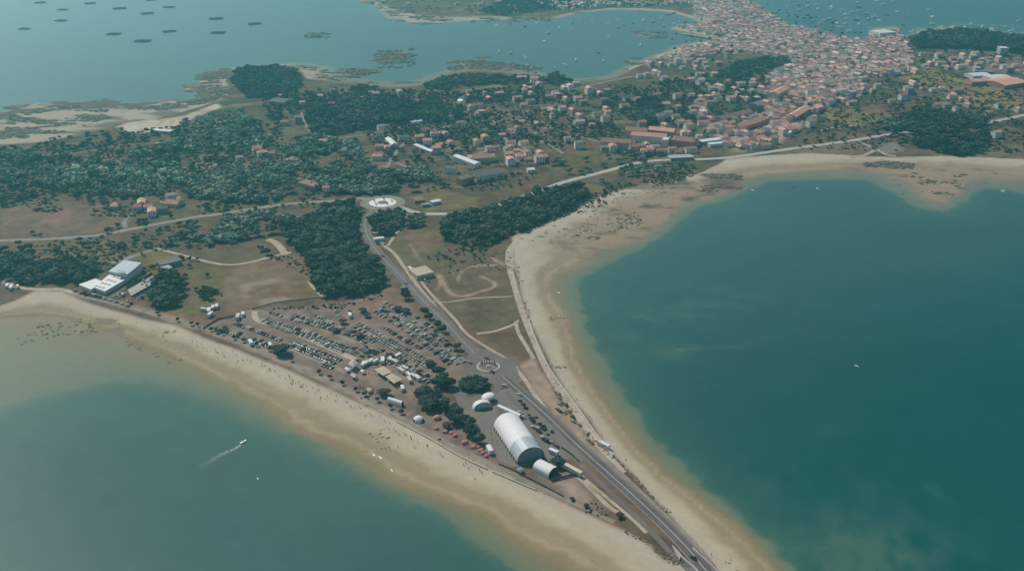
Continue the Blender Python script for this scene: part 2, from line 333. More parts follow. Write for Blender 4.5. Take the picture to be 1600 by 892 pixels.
# town ground
TOWN = [1090, -20, 1160, -20, 1172, 2, 1198, 18, 1228, 40, 1288, 56, 1330, 64, 1365, 60, 1374, 50, 1400, 50, 1415, 66, 1425, 92, 1415, 116, 1352, 122, 1345, 150, 1295, 166, 1262, 184, 1232, 214, 1205, 232, 1150, 236, 1120, 215, 1100, 200, 1130, 180, 1190, 175, 1212, 150, 1195, 125, 1225, 110, 1232, 92, 1180, 84, 1130, 84, 1065, 98, 1035, 92, 1070, 76, 1130, 66, 1132, 58, 1075, 50, 1064, 44, 1090, 40, 1120, 40, 1085, 24]
paint(np.array([.34, .28, .25]), TOWN, 14)
CARPARK = np.array([.178, .157, .128])
for c, pts, f, a in [
  (BROWN * 1.05, (0, 330, 60, 312, 170, 320, 200, 345, 160, 362, 60, 370, 0, 372), 8, .9),
  (TILLED * 1.2, (55, 333, 110, 325, 120, 345, 60, 350), 6, .8),
  (BEIGE * .6, (115, 340, 145, 335, 140, 350, 110, 355), 5, .6),
  (np.array([.150, .118, .078]), (350, 432, 400, 408, 468, 399, 488, 438, 503, 464, 440, 474, 385, 484, 347, 492), 5, 1),
  (BEIGE * .95, (370, 446, 400, 437, 436, 434, 452, 440, 420, 446, 392, 452, 376, 458), 5, .6), (BEIGE * .9, (372, 462, 382, 448, 396, 444, 388, 458, 392, 468), 4, .6), (OLIVE * .9, (440, 450, 470, 440, 490, 450, 500, 462, 470, 466), 6, .7),
  (BEIGE * 1.0, (405, 470, 440, 462, 460, 464, 440, 473, 410, 479), 4, .7),
  (OLIVE * .85, (295, 412, 345, 418, 352, 430, 340, 462, 300, 452, 285, 425), 6, 1),
  (BRIGHT * 1.0, (208, 396, 240, 390, 272, 400, 292, 410, 262, 420, 235, 428, 222, 412), 5, 1),
  (GRASS * 1.2, (100, 385, 190, 372, 182, 402, 130, 408, 60, 412, 30, 398), 8, 1),
  (GRASS * 1.1, (300, 390, 370, 385, 415, 380, 425, 400, 350, 410), 6, 1),
  (OLIVE * .9, (270, 475, 300, 470, 335, 470, 330, 490, 290, 498), 6, 1),
  (BROWN * 1.15, (205, 495, 260, 488, 300, 495, 345, 500, 330, 520, 270, 508), 6, 1),
  (np.array([.115, .108, .060]), (612, 366, 632, 358, 690, 360, 702, 385, 690, 415, 640, 415, 612, 388), 6, 1),
  (np.array([.17, .115, .075]), (630, 368, 688, 362, 698, 378, 660, 392), 8, .6),
  (np.array([.112, .102, .062]), (690, 420, 770, 394, 796, 396, 802, 465, 818, 520, 765, 520, 700, 472, 664, 442), 6, 1),
  (np.array([.102, .102, .058]), (690, 470, 800, 466, 815, 510, 755, 520, 720, 505), 6, 1),
  (BROWN * .7, (756, 524, 812, 512, 828, 560, 800, 556), 5, 1),
  (OLIVE * .95, (640, 306, 690, 296, 745, 308, 752, 324, 670, 330), 6, 1),
  (np.array([.19, .165, .07]), (1405, 122, 1450, 108, 1600, 150, 1600, 176, 1520, 165, 1455, 140), 10, .9),
  (np.array([.16, .15, .06]), (1265, 168, 1330, 170, 1385, 185, 1345, 196, 1285, 192), 8, .9),
  (np.array([.18, .16, .08]), (1275, 172, 1288, 170, 1335, 192, 1320, 194), 4, .8),
  (GRASS * 1.3, (1440, 228, 1500, 222, 1600, 228, 1600, 246, 1480, 244), 8, .9),
  (BROWN * 1.1, (1250, 226, 1330, 221, 1362, 232, 1342, 243, 1240, 241), 6, .9),
  (np.array([.17, .17, .155]), (1370, 225, 1400, 222, 1415, 236, 1385, 240), 4, 1),
  (TILLED * 1.0, (1480, 100, 1560, 92, 1600, 96, 1600, 116, 1500, 112), 8, .7),
  (np.array([.40, .385, .30]), (180, 198, 210, 186, 250, 187, 290, 180, 340, 162, 345, 168, 290, 190, 255, 208, 200, 208), 6, .95),
  (BEIGE * .8, (285, 262, 320, 250, 345, 258, 320, 270), 5, .9),
  (TILLED, (560, 240, 600, 236, 605, 262, 575, 268), 8, .8),
  (np.array([.17, .135, .115]), (640, 175, 760, 165, 830, 175, 870, 205, 830, 215, 740, 200, 660, 205), 25, .6),
  (GRASS * .85, (940, 135, 1000, 122, 1080, 126, 1060, 150, 990, 156, 945, 148), 14, .8),
  (GRASS * .9, (1035, 160, 1075, 165, 1080, 190, 1035, 192), 10, .8),
  (BROWN * .9, (830, 200, 900, 196, 960, 205, 990, 205, 930, 215, 850, 222), 10, .8),
  (CARPARK, (318, 512, 345, 498, 400, 484, 470, 480, 520, 474, 575, 466, 612, 446, 640, 474, 690, 530, 735, 566, 722, 592, 695, 600, 660, 622, 640, 655, 600, 646, 550, 622, 500, 598, 450, 576, 400, 556), 5, 1),
  (np.array([.175, .125, .08]), (560, 474, 612, 446, 632, 470, 600, 482, 560, 484), 9, .7),
  (np.array([.158, .142, .122]), (600, 640, 640, 650, 700, 640, 760, 690, 800, 735, 760, 728, 690, 690), 4, 1),
  (np.array([.185, .168, .135]), (840, 740, 880, 735, 915, 742, 960, 800, 925, 800, 870, 778), 5, .8),
  (np.array([.26, .245, .195]), (870, 752, 900, 748, 925, 775, 915, 785, 880, 770), 5, .8),
  (BEIGE * 1.0, (812, 572, 836, 556, 852, 572, 884, 628, 930, 690, 925, 712, 890, 672, 850, 630), 4, .95),
  (BROWN * .85, (800, 582, 815, 588, 850, 640, 900, 692, 930, 725, 910, 715, 860, 668, 822, 622), 4, .9),
  (BEIGE * .85, (800, 372, 845, 357, 860, 360, 850, 376, 812, 380), 4, .9),
]: paint(c, pts, f, a)
for c, pts, wd, a in [
  (np.array([.075, .06, .042]), (834, 520, 850, 556, 868, 588, 892, 622, 918, 660, 945, 700, 970, 728, 998, 758, 1020, 782), 3.6, .85),
  (np.array([.085, .066, .046]), (822, 520, 838, 556, 856, 590, 880, 626, 904, 660, 930, 700), 3.0, .8),
  (np.array([.085, .068, .048]), (1028, 790, 1050, 812, 1072, 834, 1088, 852), 8, .95),
  (np.array([.085, .068, .05]), (1000, 836, 1030, 846, 1052, 862), 9, .9),
  (np.array([.09, .088, .062]), (808, 622, 840, 652, 870, 682, 898, 710), 8, .9),
  (BEIGE * 1.2, (100, 455, 200, 478, 300, 508, 400, 545, 500, 590, 600, 640, 700, 696, 800, 743), 7, .55),
  (BEIGE * 1.15, (716, 438, 722, 424, 740, 416, 772, 414), 2.6, .9), (BEIGE * 1.15, (752, 432, 770, 440, 772, 448, 750, 456, 728, 462, 706, 460, 694, 444, 688, 430), 3.0, .9),
  (BEIGE * 1.1, (684, 428, 688, 446, 682, 452), 2.6, .8), (BEIGE * 1.1, (640, 380, 652, 400, 660, 410), 2.2, .5), (BEIGE * 1.1, (768, 404, 785, 412, 796, 416), 5, .7),
  (BEIGE * .6, (716, 478, 740, 482), 6, .5),
  (BEIGE * .9, (800, 600, 815, 590), 4, .8),
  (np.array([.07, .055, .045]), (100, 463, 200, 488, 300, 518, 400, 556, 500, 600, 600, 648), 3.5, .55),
  (ROCK, (682, 421, 700, 413, 730, 404, 752, 392), 3, .8),
]: strip(c, pts, wd, 2, a)
# sand, wet sand, seabed
nb3 = n_b[..., None]
wet = np.clip((.95 - Z) / .8, 0, 1)[..., None]
far = np.clip((GY - 900) / 500, 0, 1)[..., None]
tt = np.clip(Z / 2.0 + (fbm(GX, GY, 45, 4, 17) - .5) * .30, 0, 1)
def ramp(keys):
    ks = [k[0] for k in keys]; return np.stack([np.interp(tt, ks, [k[1][c] for k in keys]) for c in range(3)], -1)
sand = ramp([(0, (.235, .20, .115)), (.12, (.285, .215, .125)), (.20, (.37, .305, .205)), (.27, (.30, .235, .15)), (.45, (.32, .255, .165)), (.55, (.41, .345, .235)), (.70, (.46, .39, .285)), (1, (.45, .385, .30))])
band = vnoise(np.clip(dd, -50, 200) / 5.5 + (fbm(GX, GY, 60, 3, 15) - .5) * 4, GX * 0 + GY / 140, 3)[..., None]
sand = sand * (.96 + .08 * nb3) * (.93 + .14 * band)
north = (GY > 1050) & (GX < 200)
mk = np.clip(streak[..., None] * 7 - 3.15, 0, 1) * .85; muddy = np.array([.40, .32, .24]) * (1 - mk) + ROCK * 1.2 * mk
rocky = np.clip((GX + 330) / 40, 0, 1)[..., None] * np.clip((1800 - GY) / 100, 0, 1)[..., None] * .75; muddy = muddy * (1 - rocky) + ROCK * 1.5 * rocky
sand = np.where(north[..., None], muddy, sand)
tid = 1.2 * blob(960, 345, 140, 48)[..., None] + 1.2 * blob(1090, 300, 80, 30)[..., None] + 1.3 * blob(1480, 285, 150, 36)[..., None]
tid = np.clip(tid, 0, 1) * np.clip((1.75 - Z) / .4, 0, 1)[..., None]
flatc = np.array([.31, .225, .155]) * (1 - np.clip(fbm(GX, GY * 2.2, 24, 5, 88)[..., None] * 5 - 2.75, 0, 1) * .75)
sand = sand * (1 - .85 * tid) + flatc * .85 * tid
rk = np.clip(blob(1130, 285, 30, 16) + blob(1390, 256, 48, 7), 0, 1)[..., None] * np.clip(reefn[..., None] * 4 - 1.0, 0, 1)
sand = sand * (1 - rk) + ROCK * 1.3 * rk
k = np.clip(-dl / 3 + .5, 0, 1)[..., None]
col = col * (1 - k) + sand * k
isl = ((dd < 2) & (Z > .12) & (~north | (n_c > .4)))[..., None] & ((GY > 1050) | (west_reef > .05))[..., None]
isl = reef_mask[..., None] & ((streak > .52) | (GY < 1050))[..., None]
col = np.where(isl, ROCK * (.7 + .9 * n_c[..., None]), col)
wr = ((dl < 0) & (dd > -400) & (Z < 1.2))[..., None] * (np.clip(west_reef[..., None], 0, 1) > .2)
col = np.where(wr & (reefn[..., None] > .62), ROCK * 2.2, col)
SEABED = np.array([.26, .28, .175])
k = np.clip(-Z / .5, 0, 1)[..., None]; col = col * (1 - k) + SEABED * k
k = np.clip((-Z - .7) / .8, 0, 1)[..., None]; col = col * (1 - k) + np.array([.08, .27, .25]) * k
onland = np.clip(dl / 3 + .5, 0, 1)[..., None]
fine = fbm(GX, GY, 7, 4, 401)[..., None]; mid = fbm(GX, GY, 30, 4, 411)[..., None]
col = col * (1 + onland * ((fine - .5) * .9 + (mid - .5) * .5)) * (1 - onland * np.clip(mid - .55, 0, 1) * np.array([.35, 0, .2]))
col = col * (1 + onland * (np.array([1.22, 1.0, .98]) - 1))
col = col * (.97 + .06 * n_c[..., None])

# terrain and water meshes share the grid
idx = np.arange(ny * nx).reshape(ny, nx)
Q = np.stack([idx[:-1, :-1], idx[:-1, 1:], idx[1:, 1:], idx[1:, :-1]], -1).reshape(-1, 4)
def shader_ground():
    m = bpy.data.materials.new('ground_cover'); m.use_nodes = True; t = m.node_tree; b = t.nodes['Principled BSDF']; b.inputs['Roughness'].default_value = .95; b.inputs['Specular IOR Level'].default_value = .15
    a = t.nodes.new('ShaderNodeAttribute'); a.attribute_name = 'tint'; tc = t.nodes.new('ShaderNodeTexCoord')
    nz = t.nodes.new('ShaderNodeTexNoise'); nz.inputs['Scale'].default_value = .22; nz.inputs['Detail'].default_value = 7; nz.inputs['Roughness'].default_value = .7
    t.links.new(tc.outputs['Object'], nz.inputs['Vector'])
    mr = t.nodes.new('ShaderNodeMapRange'); mr.inputs[1].default_value = .3; mr.inputs[2].default_value = .7; mr.inputs[3].default_value = .92; mr.inputs[4].default_value = 1.08
    hs = t.nodes.new('ShaderNodeHueSaturation'); t.links.new(nz.outputs['Fac'], mr.inputs[0]); t.links.new(mr.outputs[0], hs.inputs['Value']); t.links.new(a.outputs['Color'], hs.inputs['Color'])
    t.links.new(hs.outputs[0], b.inputs['Base Color']); return m
me = np_mesh('ground', np.stack([GX.ravel(), GY.ravel(), Z.ravel()], 1), Q, shader_ground(), col.reshape(-1, 3))
me.polygons.foreach_set('use_smooth', np.ones(len(me.polygons), bool))
add('ground', me, kind='structure')
depth = np.clip(-Z, 0, 20)
opac = 1 - np.exp(-depth * .85)
wt = np.clip(np.clip(.00132 * GX - .00202 * GY + 1.81, 0, 1) * np.clip((GX + 120) / 250, 0, 1) + .8 * np.clip((GX - 350) / 300, 0, 1) * np.clip((GY - 1300) / 300, 0, 1), 0, 1)      # cloudier western bay, with distance haze and western sun glint painted into the tint
turb = fbm(GX, GY, 420, 4, 101)
wcol = (np.array([.046, .106, .106])[None, None] * (1 - wt[..., None]) + np.array([.001, .070, .068])[None, None] * wt[..., None]) * (.85 + .30 * turb[..., None])
sh = np.exp(-depth / 2.2)[..., None]
wcol = wcol * (1 - sh) + np.array([.10, .21, .155]) * sh
wcol = wcol * (.93 + .14 * fbm(GX + GY * .4, GY * 2.6, 150, 5, 303)[..., None])
wtint = np.concatenate([wcol.reshape(-1, 3)], 1)
def shader_water():
    m = bpy.data.materials.new('sea_water'); m.use_nodes = True; t = m.node_tree; t.nodes.remove(t.nodes['Principled BSDF']); o = t.nodes['Material Output']
    a = t.nodes.new('ShaderNodeAttribute'); a.attribute_name = 'tint'; a2 = t.nodes.new('ShaderNodeAttribute'); a2.attribute_name = 'opacity'
    tc = t.nodes.new('ShaderNodeTexCoord'); nz = t.nodes.new('ShaderNodeTexNoise'); nz.inputs['Scale'].default_value = .07; nz.inputs['Detail'].default_value = 8; nz.inputs['Roughness'].default_value = .6
    t.links.new(tc.outputs['Object'], nz.inputs['Vector'])
    mr = t.nodes.new('ShaderNodeMapRange'); mr.inputs[1].default_value = .3; mr.inputs[2].default_value = .7; mr.inputs[3].default_value = .93; mr.inputs[4].default_value = 1.07; t.links.new(nz.outputs['Fac'], mr.inputs[0])
    hs = t.nodes.new('ShaderNodeHueSaturation'); t.links.new(a.outputs['Color'], hs.inputs['Color']); t.links.new(mr.outputs[0], hs.inputs['Value'])
    nb = t.nodes.new('ShaderNodeTexNoise'); nb.inputs['Scale'].default_value = .35; nb.inputs['Detail'].default_value = 6; t.links.new(tc.outputs['Object'], nb.inputs['Vector'])
    bp = t.nodes.new('ShaderNodeBump'); bp.inputs['Strength'].default_value = .10; bp.inputs['Distance'].default_value = .3; t.links.new(nb.outputs['Fac'], bp.inputs['Height'])
    d = t.nodes.new('ShaderNodeBsdfDiffuse'); t.links.new(hs.outputs[0], d.inputs['Color'])
    tr = t.nodes.new('ShaderNodeBsdfTransparent'); mx = t.nodes.new('ShaderNodeMixShader'); t.links.new(a2.outputs['Fac'], mx.inputs[0]); t.links.new(tr.outputs[0], mx.inputs[1]); t.links.new(d.outputs[0], mx.inputs[2])
    g = t.nodes.new('ShaderNodeBsdfGlossy'); g.inputs['Roughness'].default_value = .28; t.links.new(bp.outputs[0], g.inputs['Normal'])
    fr = t.nodes.new('ShaderNodeFresnel'); fr.inputs['IOR'].default_value = 1.22
    m2 = t.nodes.new('ShaderNodeMixShader'); t.links.new(fr.outputs[0], m2.inputs[0]); t.links.new(mx.outputs[0], m2.inputs[1]); t.links.new(g.outputs[0], m2.inputs[2])
    t.links.new(m2.outputs[0], o.inputs['Surface']); return m
# keep only the cells over water
zc = Z.ravel()[Q].min(1); Qw = Q[zc < .05]
used = np.unique(Qw); remap = np.full(ny * nx, -1); remap[used] = np.arange(len(used))
me = np_mesh('sea', np.stack([GX.ravel()[used], GY.ravel()[used], np.zeros(len(used))], 1), remap[Qw], shader_water(), wtint[used])
a = me.attributes.new('opacity', 'FLOAT', 'POINT'); a.data.foreach_set('value', opac.ravel()[used].astype(np.float32))
add('sea', me, kind='structure')

# ------------------------------------------------------------------ haze
hz = MB(); hz.box(-9000, -900, -12, 9000, 6200, 372)
hm = bpy.data.materials.new('haze_air'); hm.use_nodes = True; t = hm.node_tree; t.nodes.remove(t.nodes['Principled BSDF'])
pv = t.nodes.new('ShaderNodeVolumePrincipled'); pv.inputs['Density'].default_value = HAZE_D; pv.inputs['Anisotropy'].default_value = HAZE_G; pv.inputs['Color'].default_value = (*HAZE_C, 1)
t.links.new(pv.outputs[0], t.nodes['Material Output'].inputs['Volume'])
add('haze', hz.me('haze', [hm]), kind='stuff')
hm_ok = True

# ------------------------------------------------------------------ roads and paths as real ribbons over the land
def ribbon(line, wd, z, off=0.0, z2=None):
    pts = np.array(line, float); d = np.gradient(pts, axis=0); d /= np.linalg.norm(d, axis=1)[:, None] + 1e-9; n = np.stack([-d[:, 1], d[:, 0]], 1)
    if np.isscalar(wd): wd = np.full(len(pts), wd)
    a = pts + n * (off + wd / 2)[:, None]; b = pts + n * (off - wd / 2)[:, None]
    V = [(x, y, z) for x, y in a] + [(x, y, z) for x, y in b]; m = len(pts)
    return V, [(i, m + i, m + i + 1, i + 1) for i in range(m - 1)]
def road(name, pts, wd, m, z, n=4, closed=False, kind='structure', **kw):
    line = smooth(P(*pts), closed, n)
    if closed: line.append(line[0])
    V, Fc = ribbon(line, wd, z); return add(name, mesh(name, V, Fc, [m]), kind=kind, **kw), line
def kerbs(name, line, wd, z0, z1, m='kerb', kw=.5):
    V, Fc = [], []
    for s in (1, -1):
        pts = np.array(line, float); d = np.gradient(pts, axis=0); d /= np.linalg.norm(d, axis=1)[:, None] + 1e-9; n = np.stack([-d[:, 1], d[:, 0]], 1) * s
        ring4 = [pts + n * (wd / 2), pts + n * (wd / 2), pts + n * (wd / 2 + kw), pts + n * (wd / 2 + kw)]; zz = (z0, z1, z1, z0); b = len(V); k = len(pts)
        for i in range(k):
            for r, z in zip(ring4, zz): V.append((r[i][0], r[i][1], z))
        for i in range(k - 1):
            for j in range(3): q = (b + i * 4 + j, b + i * 4 + j + 1, b + i * 4 + 4 + j + 1, b + i * 4 + 4 + j); Fc.append(q if s > 0 else q[::-1])
    return add(name, mesh(name, V, Fc, [m]), kind='structure')
MAIN_S = (1180, 980, 1104, 892, 1078, 860, 1044, 825, 1000, 783, 950, 738, 900, 693, 862, 656, 830, 627, 802, 603, 785, 588)
MAIN_N = (742, 552, 722, 532, 690, 497, 660, 468, 637, 443, 612, 417, 592, 396, 577, 374, 570, 352, 575, 336, 585, 325)
_, l1 = road('road', MAIN_S, 8.4, 'asphalt_dark', ZL + .06)
kerbs('road_kerb', l1, 8.4, ZL, ZL + .2, 'road_kerb')
_, l2 = road('road', MAIN_N, 8.5, 'asphalt', ZL + .06)
kerbs('road_kerb', l2, 8.5, ZL, ZL + .2, 'road_kerb', kw=.35)
road('road_marking', MAIN_S, .5, 'paint', ZL + .075); road('road_marking', MAIN_N, .35, 'paint', ZL + .075)
road('service_road', (1080, 893, 1050, 865, 1010, 822, 960, 775, 915, 732, 880, 702, 850, 676, 815, 640, 790, 612), 3.4, 'asphalt', ZL + .05)
road('promenade', (1128, 905, 1095, 862, 1055, 822, 1010, 778, 975, 745, 940, 712, 925, 697), 4, 'lane', ZL + .045)
for off_ in (-3.7, 3.7):
    V, Fc = ribbon(l1, .16, ZL + .075, off=off_); add('road_marking', mesh('road_marking', V, Fc, ['paint']), kind='structure')
paths = [((600, 384, 616, 396, 630, 415, 645, 436, 662, 458, 690, 492, 715, 522, 742, 545, 775, 560, 800, 572, 818, 590, 838, 620, 870, 662, 905, 700, 935, 730), 3.4, 'path'),
 ((655, 436, 670, 455, 695, 482, 712, 500, 730, 522, 765, 545, 790, 560, 808, 575), 2.6, 'path'),
 ((806, 378, 796, 390, 794, 410, 802, 440, 812, 475, 824, 508, 840, 545, 856, 580, 876, 612, 900, 645, 926, 682, 950, 712, 975, 738), 5.2, 'path'),
 ((808, 380, 800, 392, 801, 420), 3, 'path'),
 ((606, 384, 618, 366, 628, 352, 636, 334), 3.0, 'path'),
 ((660, 470, 700, 472, 740, 466, 800, 463), 1.8, 'path'),
 ((745, 521, 770, 518, 800, 508, 810, 500), 2.6, 'path'),
 ((806, 502, 810, 520, 822, 540, 834, 560), 3.0, 'path'),
 ((245, 388, 290, 400, 345, 413, 385, 411, 420, 402, 455, 394), 3.6, 'path'),
 ((418, 374, 432, 380, 442, 392, 446, 398), 7, 'path'),
 ((482, 440, 492, 452, 506, 466), 2.5, 'path'),
 ((506, 466, 470, 470, 430, 474, 395, 484), 2.5, 'path'),
 ((398, 484, 402, 500, 440, 512, 480, 528, 520, 546, 556, 562), 5.0, 'path'),
 ((398, 484, 440, 494, 480, 505, 520, 520, 556, 536), 4.0, 'lane'),
 ((455, 545, 480, 556, 510, 568, 540, 582), 4.5, 'lane'),
 ((398, 484, 372, 490, 345, 502, 322, 514), 3.0, 'lane'),
 ((0, 437, 30, 449, 60, 452, 95, 452, 120, 460), 4.5, 'path'),
 ((245, 388, 215, 398, 185, 408, 168, 412), 6, 'lane'),
 ((100, 457, 140, 466, 200, 480, 270, 500, 322, 514, 400, 546, 480, 580, 560, 616, 620, 648, 700, 693, 760, 722, 830, 755, 900, 787, 960, 815), 3.4, 'lane'),
 ((903, 744, 925, 765, 950, 790, 965, 800), 3.0, 'path'), ((907, 742, 940, 770, 985, 808, 1010, 832), 2.2, 'path'),
 ((1130, 256, 1105, 268, 1085, 275), 3.5, 'path'),
 ((1335, 218, 1352, 226, 1370, 233, 1385, 242, 1400, 244), 5, 'path'), ((1330, 246, 1352, 242, 1370, 233), 5, 'path'),
 ((700, 232, 760, 232, 800, 222), 4, 'lane'),
 ((600, 272, 608, 255, 622, 235, 645, 215, 690, 200, 760, 186, 830, 172, 880, 165), 5.0, 'lane'),
 ((645, 226, 690, 240, 720, 248, 760, 236), 5.0, 'lane'),
 ((762, 186, 790, 200, 830, 214, 860, 228, 880, 240), 5.0, 'lane'), ((800, 178, 850, 195, 900, 212, 945, 224), 5.0, 'lane'),
 ((740, 196, 780, 210, 800, 224, 840, 240), 4, 'lane'), ((610, 250, 640, 262, 665, 260), 4, 'lane'), ((830, 214, 845, 202, 870, 198), 4, 'lane'),
 ((560, 186, 590, 192, 625, 200), 4, 'lane'), ((620, 210, 560, 212, 500, 222), 3, 'lane'), ((700, 145, 740, 140, 790, 132), 4, 'lane'),
 ((890, 140, 930, 132, 975, 122, 1020, 115), 5, 'lane'), ((960, 240, 1000, 236, 1060, 242), 4, 'lane'), ((1110, 205, 1150, 195, 1200, 178, 1230, 160), 6, 'lane'),
 ((1150, 215, 1180, 222, 1210, 232), 5, 'lane'), ((1440, 168, 1480, 160, 1540, 168, 1600, 172), 5, 'lane'), ((1340, 130, 1400, 140, 1440, 150), 4, 'lane'),
 ((1420, 100, 1480, 104, 1560, 108, 1640, 112), 5, 'lane'), ((1545, 94, 1570, 92, 1640, 88), 6, 'lane'),
 ((196, 356, 195, 344, 205, 335, 220, 328), 4.5, 'lane'), ((0, 245, 60, 242, 130, 238, 180, 228), 3, 'lane'), ((250, 316, 270, 312, 282, 308), 4, 'path'),
 ((1065, 52, 1090, 56, 1120, 62), 8, 'path'), ((1085, 28, 1110, 34, 1140, 42), 6, 'path'),
 ((470, 175, 480, 200, 490, 216), 3, 'lane'), ((380, 120, 400, 118, 440, 118), 3, 'lane'), ((1280, 205, 1310, 198, 1345, 196), 3, 'path'), ((640, 436, 632, 446, 628, 452), 3, 'lane')]
for k, (pts, wd, m) in enumerate(paths): road('path', pts, wd, m, ZL + .02 + .0035 * (k % 8), n=3)
HW = (1660, 170, 1600, 180, 1540, 192, 1410, 207, 1330, 220, 1240, 232, 1150, 245, 1095, 249, 1040, 250, 1000, 254, 960, 264, 930, 272, 880, 285, 840, 300, 795, 315, 755, 328, 700, 334, 655, 333, 625, 324)
_, lh = road('road', HW, 8, 'concrete', ZL + .062)
road('road_marking', HW, .4, 'paint', ZL + .08)
_, lw = road('road', (578, 313, 560, 310, 520, 314, 440, 320, 340, 335, 300, 340, 220, 355, 150, 368, 60, 374, -60, 378), 7.5, 'lane', ZL + .062)
road('road_marking', (578, 313, 560, 310, 520, 314, 440, 320, 340, 335, 300, 340, 220, 355, 150, 368, 60, 374, -60, 378), .4, 'paint', ZL + .08)
def disc(name, c, r0, r1, z, m, n=48, **kw):
    mb = MB()
    for k in range(n):
        a, b = 2 * math.pi * k / n, 2 * math.pi * (k + 1) / n
        if r0 <= 0: mb.poly([(c[0], c[1], z), (c[0] + r1 * math.cos(a), c[1] + r1 * math.sin(a), z), (c[0] + r1 * math.cos(b), c[1] + r1 * math.sin(b), z)])
        else: mb.poly([(c[0] + r * math.cos(q), c[1] + r * math.sin(q), z) for r, q in ((r0, a), (r1, a), (r1, b), (r0, b))])
    return add(name, mb.me(name, [m]), **({'kind': 'structure'} | kw))
def ringwall(c, r0, r1, z0, z1, m, n=48):
    mb = MB()
    for k in range(n):
        a, b = 2 * math.pi * k / n, 2 * math.pi * (k + 1) / n
        pt = lambda r, q, z: (c[0] + r * math.cos(q), c[1] + r * math.sin(q), z)
        mb.poly([pt(r1, a, z0), pt(r1, b, z0), pt(r1, b, z1), pt(r1, a, z1)]); mb.poly([pt(r1, a, z1), pt(r1, b, z1), pt(r0, b, z1), pt(r0, a, z1)]); mb.poly([pt(r0, a, z1), pt(r0, b, z1), pt(r0, b, z0), pt(r0, a, z0)])
    return mb
rb1, rb2, rb3 = at(763, 573), at(598, 317), at(742, 604)
disc('roundabout_road', rb1, 0, 17.5, ZL + .065, 'asphalt')
disc('roundabout_road', rb2, 0, 24, ZL + .065, 'lane')
disc('circular_lane', rb3, 14, 18.5, ZL + .055, 'asphalt')
def sheet(name, pts, m, z): return add(name, mesh(name, [(x, y, z) for x, y in P(*pts)], [tuple(range(len(pts) // 2))], [m]), kind='structure')
sheet('roundabout_apron', (735, 548, 760, 546, 805, 566, 812, 590, 800, 606, 770, 600, 736, 588, 722, 572), 'asphalt', ZL + .058)
sheet('plaza', (714, 596, 732, 622, 768, 612, 800, 606, 868, 664, 905, 700, 912, 722, 880, 716, 850, 722, 800, 730, 770, 712, 742, 670, 718, 636, 708, 610), 'plaza', ZL + .04)
sheet('verge', (566, 338, 580, 360, 600, 388, 600, 372, 590, 345, 592, 328, 576, 326), 'lane', ZL + .03)

# ------------------------------------------------------------------ labels that single things out
ORD = 'nearest,second nearest,third nearest,fourth nearest,fifth nearest,sixth nearest,seventh nearest,eighth nearest,ninth nearest,tenth nearest,eleventh nearest,twelfth nearest,thirteenth nearest,fourteenth nearest,fifteenth nearest,sixteenth nearest,seventeenth nearest,eighteenth nearest,nineteenth nearest,twentieth nearest'.split(',')
def ordn(k):
    if k < 20: return ORD[k]
    tens = {2: 'twenty', 3: 'thirty', 4: 'forty', 5: 'fifty', 6: 'sixty', 7: 'seventy', 8: 'eighty', 9: 'ninety'}
    n = k + 1
    if n % 10 == 0: return {2: 'twentieth', 3: 'thirtieth', 4: 'fortieth', 5: 'fiftieth', 6: 'sixtieth', 7: 'seventieth', 8: 'eightieth', 9: 'ninetieth'}[n // 10] + ' nearest'
    return tens[min(9, n // 10)] + '-' + ['', 'first', 'second', 'third', 'fourth', 'fifth', 'sixth', 'seventh', 'eighth', 'ninth'][n % 10] + ' nearest'
def rank_labels(items, anchors, fmt):
    """items: (object, look); anchors: (phrase, u, v). Each thing is named by its look and its rank of distance from the closest anchor."""
    A = [(p, *at(u, v)) for p, u, v in anchors]; by = {}
    for o, look in items:
        x, y = o.location.x, o.location.y
        p, d = min(((a[0], math.hypot(x - a[1], y - a[2])) for a in A), key=lambda q: q[1])
        by.setdefault((look, p), []).append((d, o))
    for (look, p), l in by.items():
        l.sort(key=lambda q: q[0])
        for k, (d, o) in enumerate(l): o['label'] = fmt.format(look=look, rank=ordn(k), anchor=p)

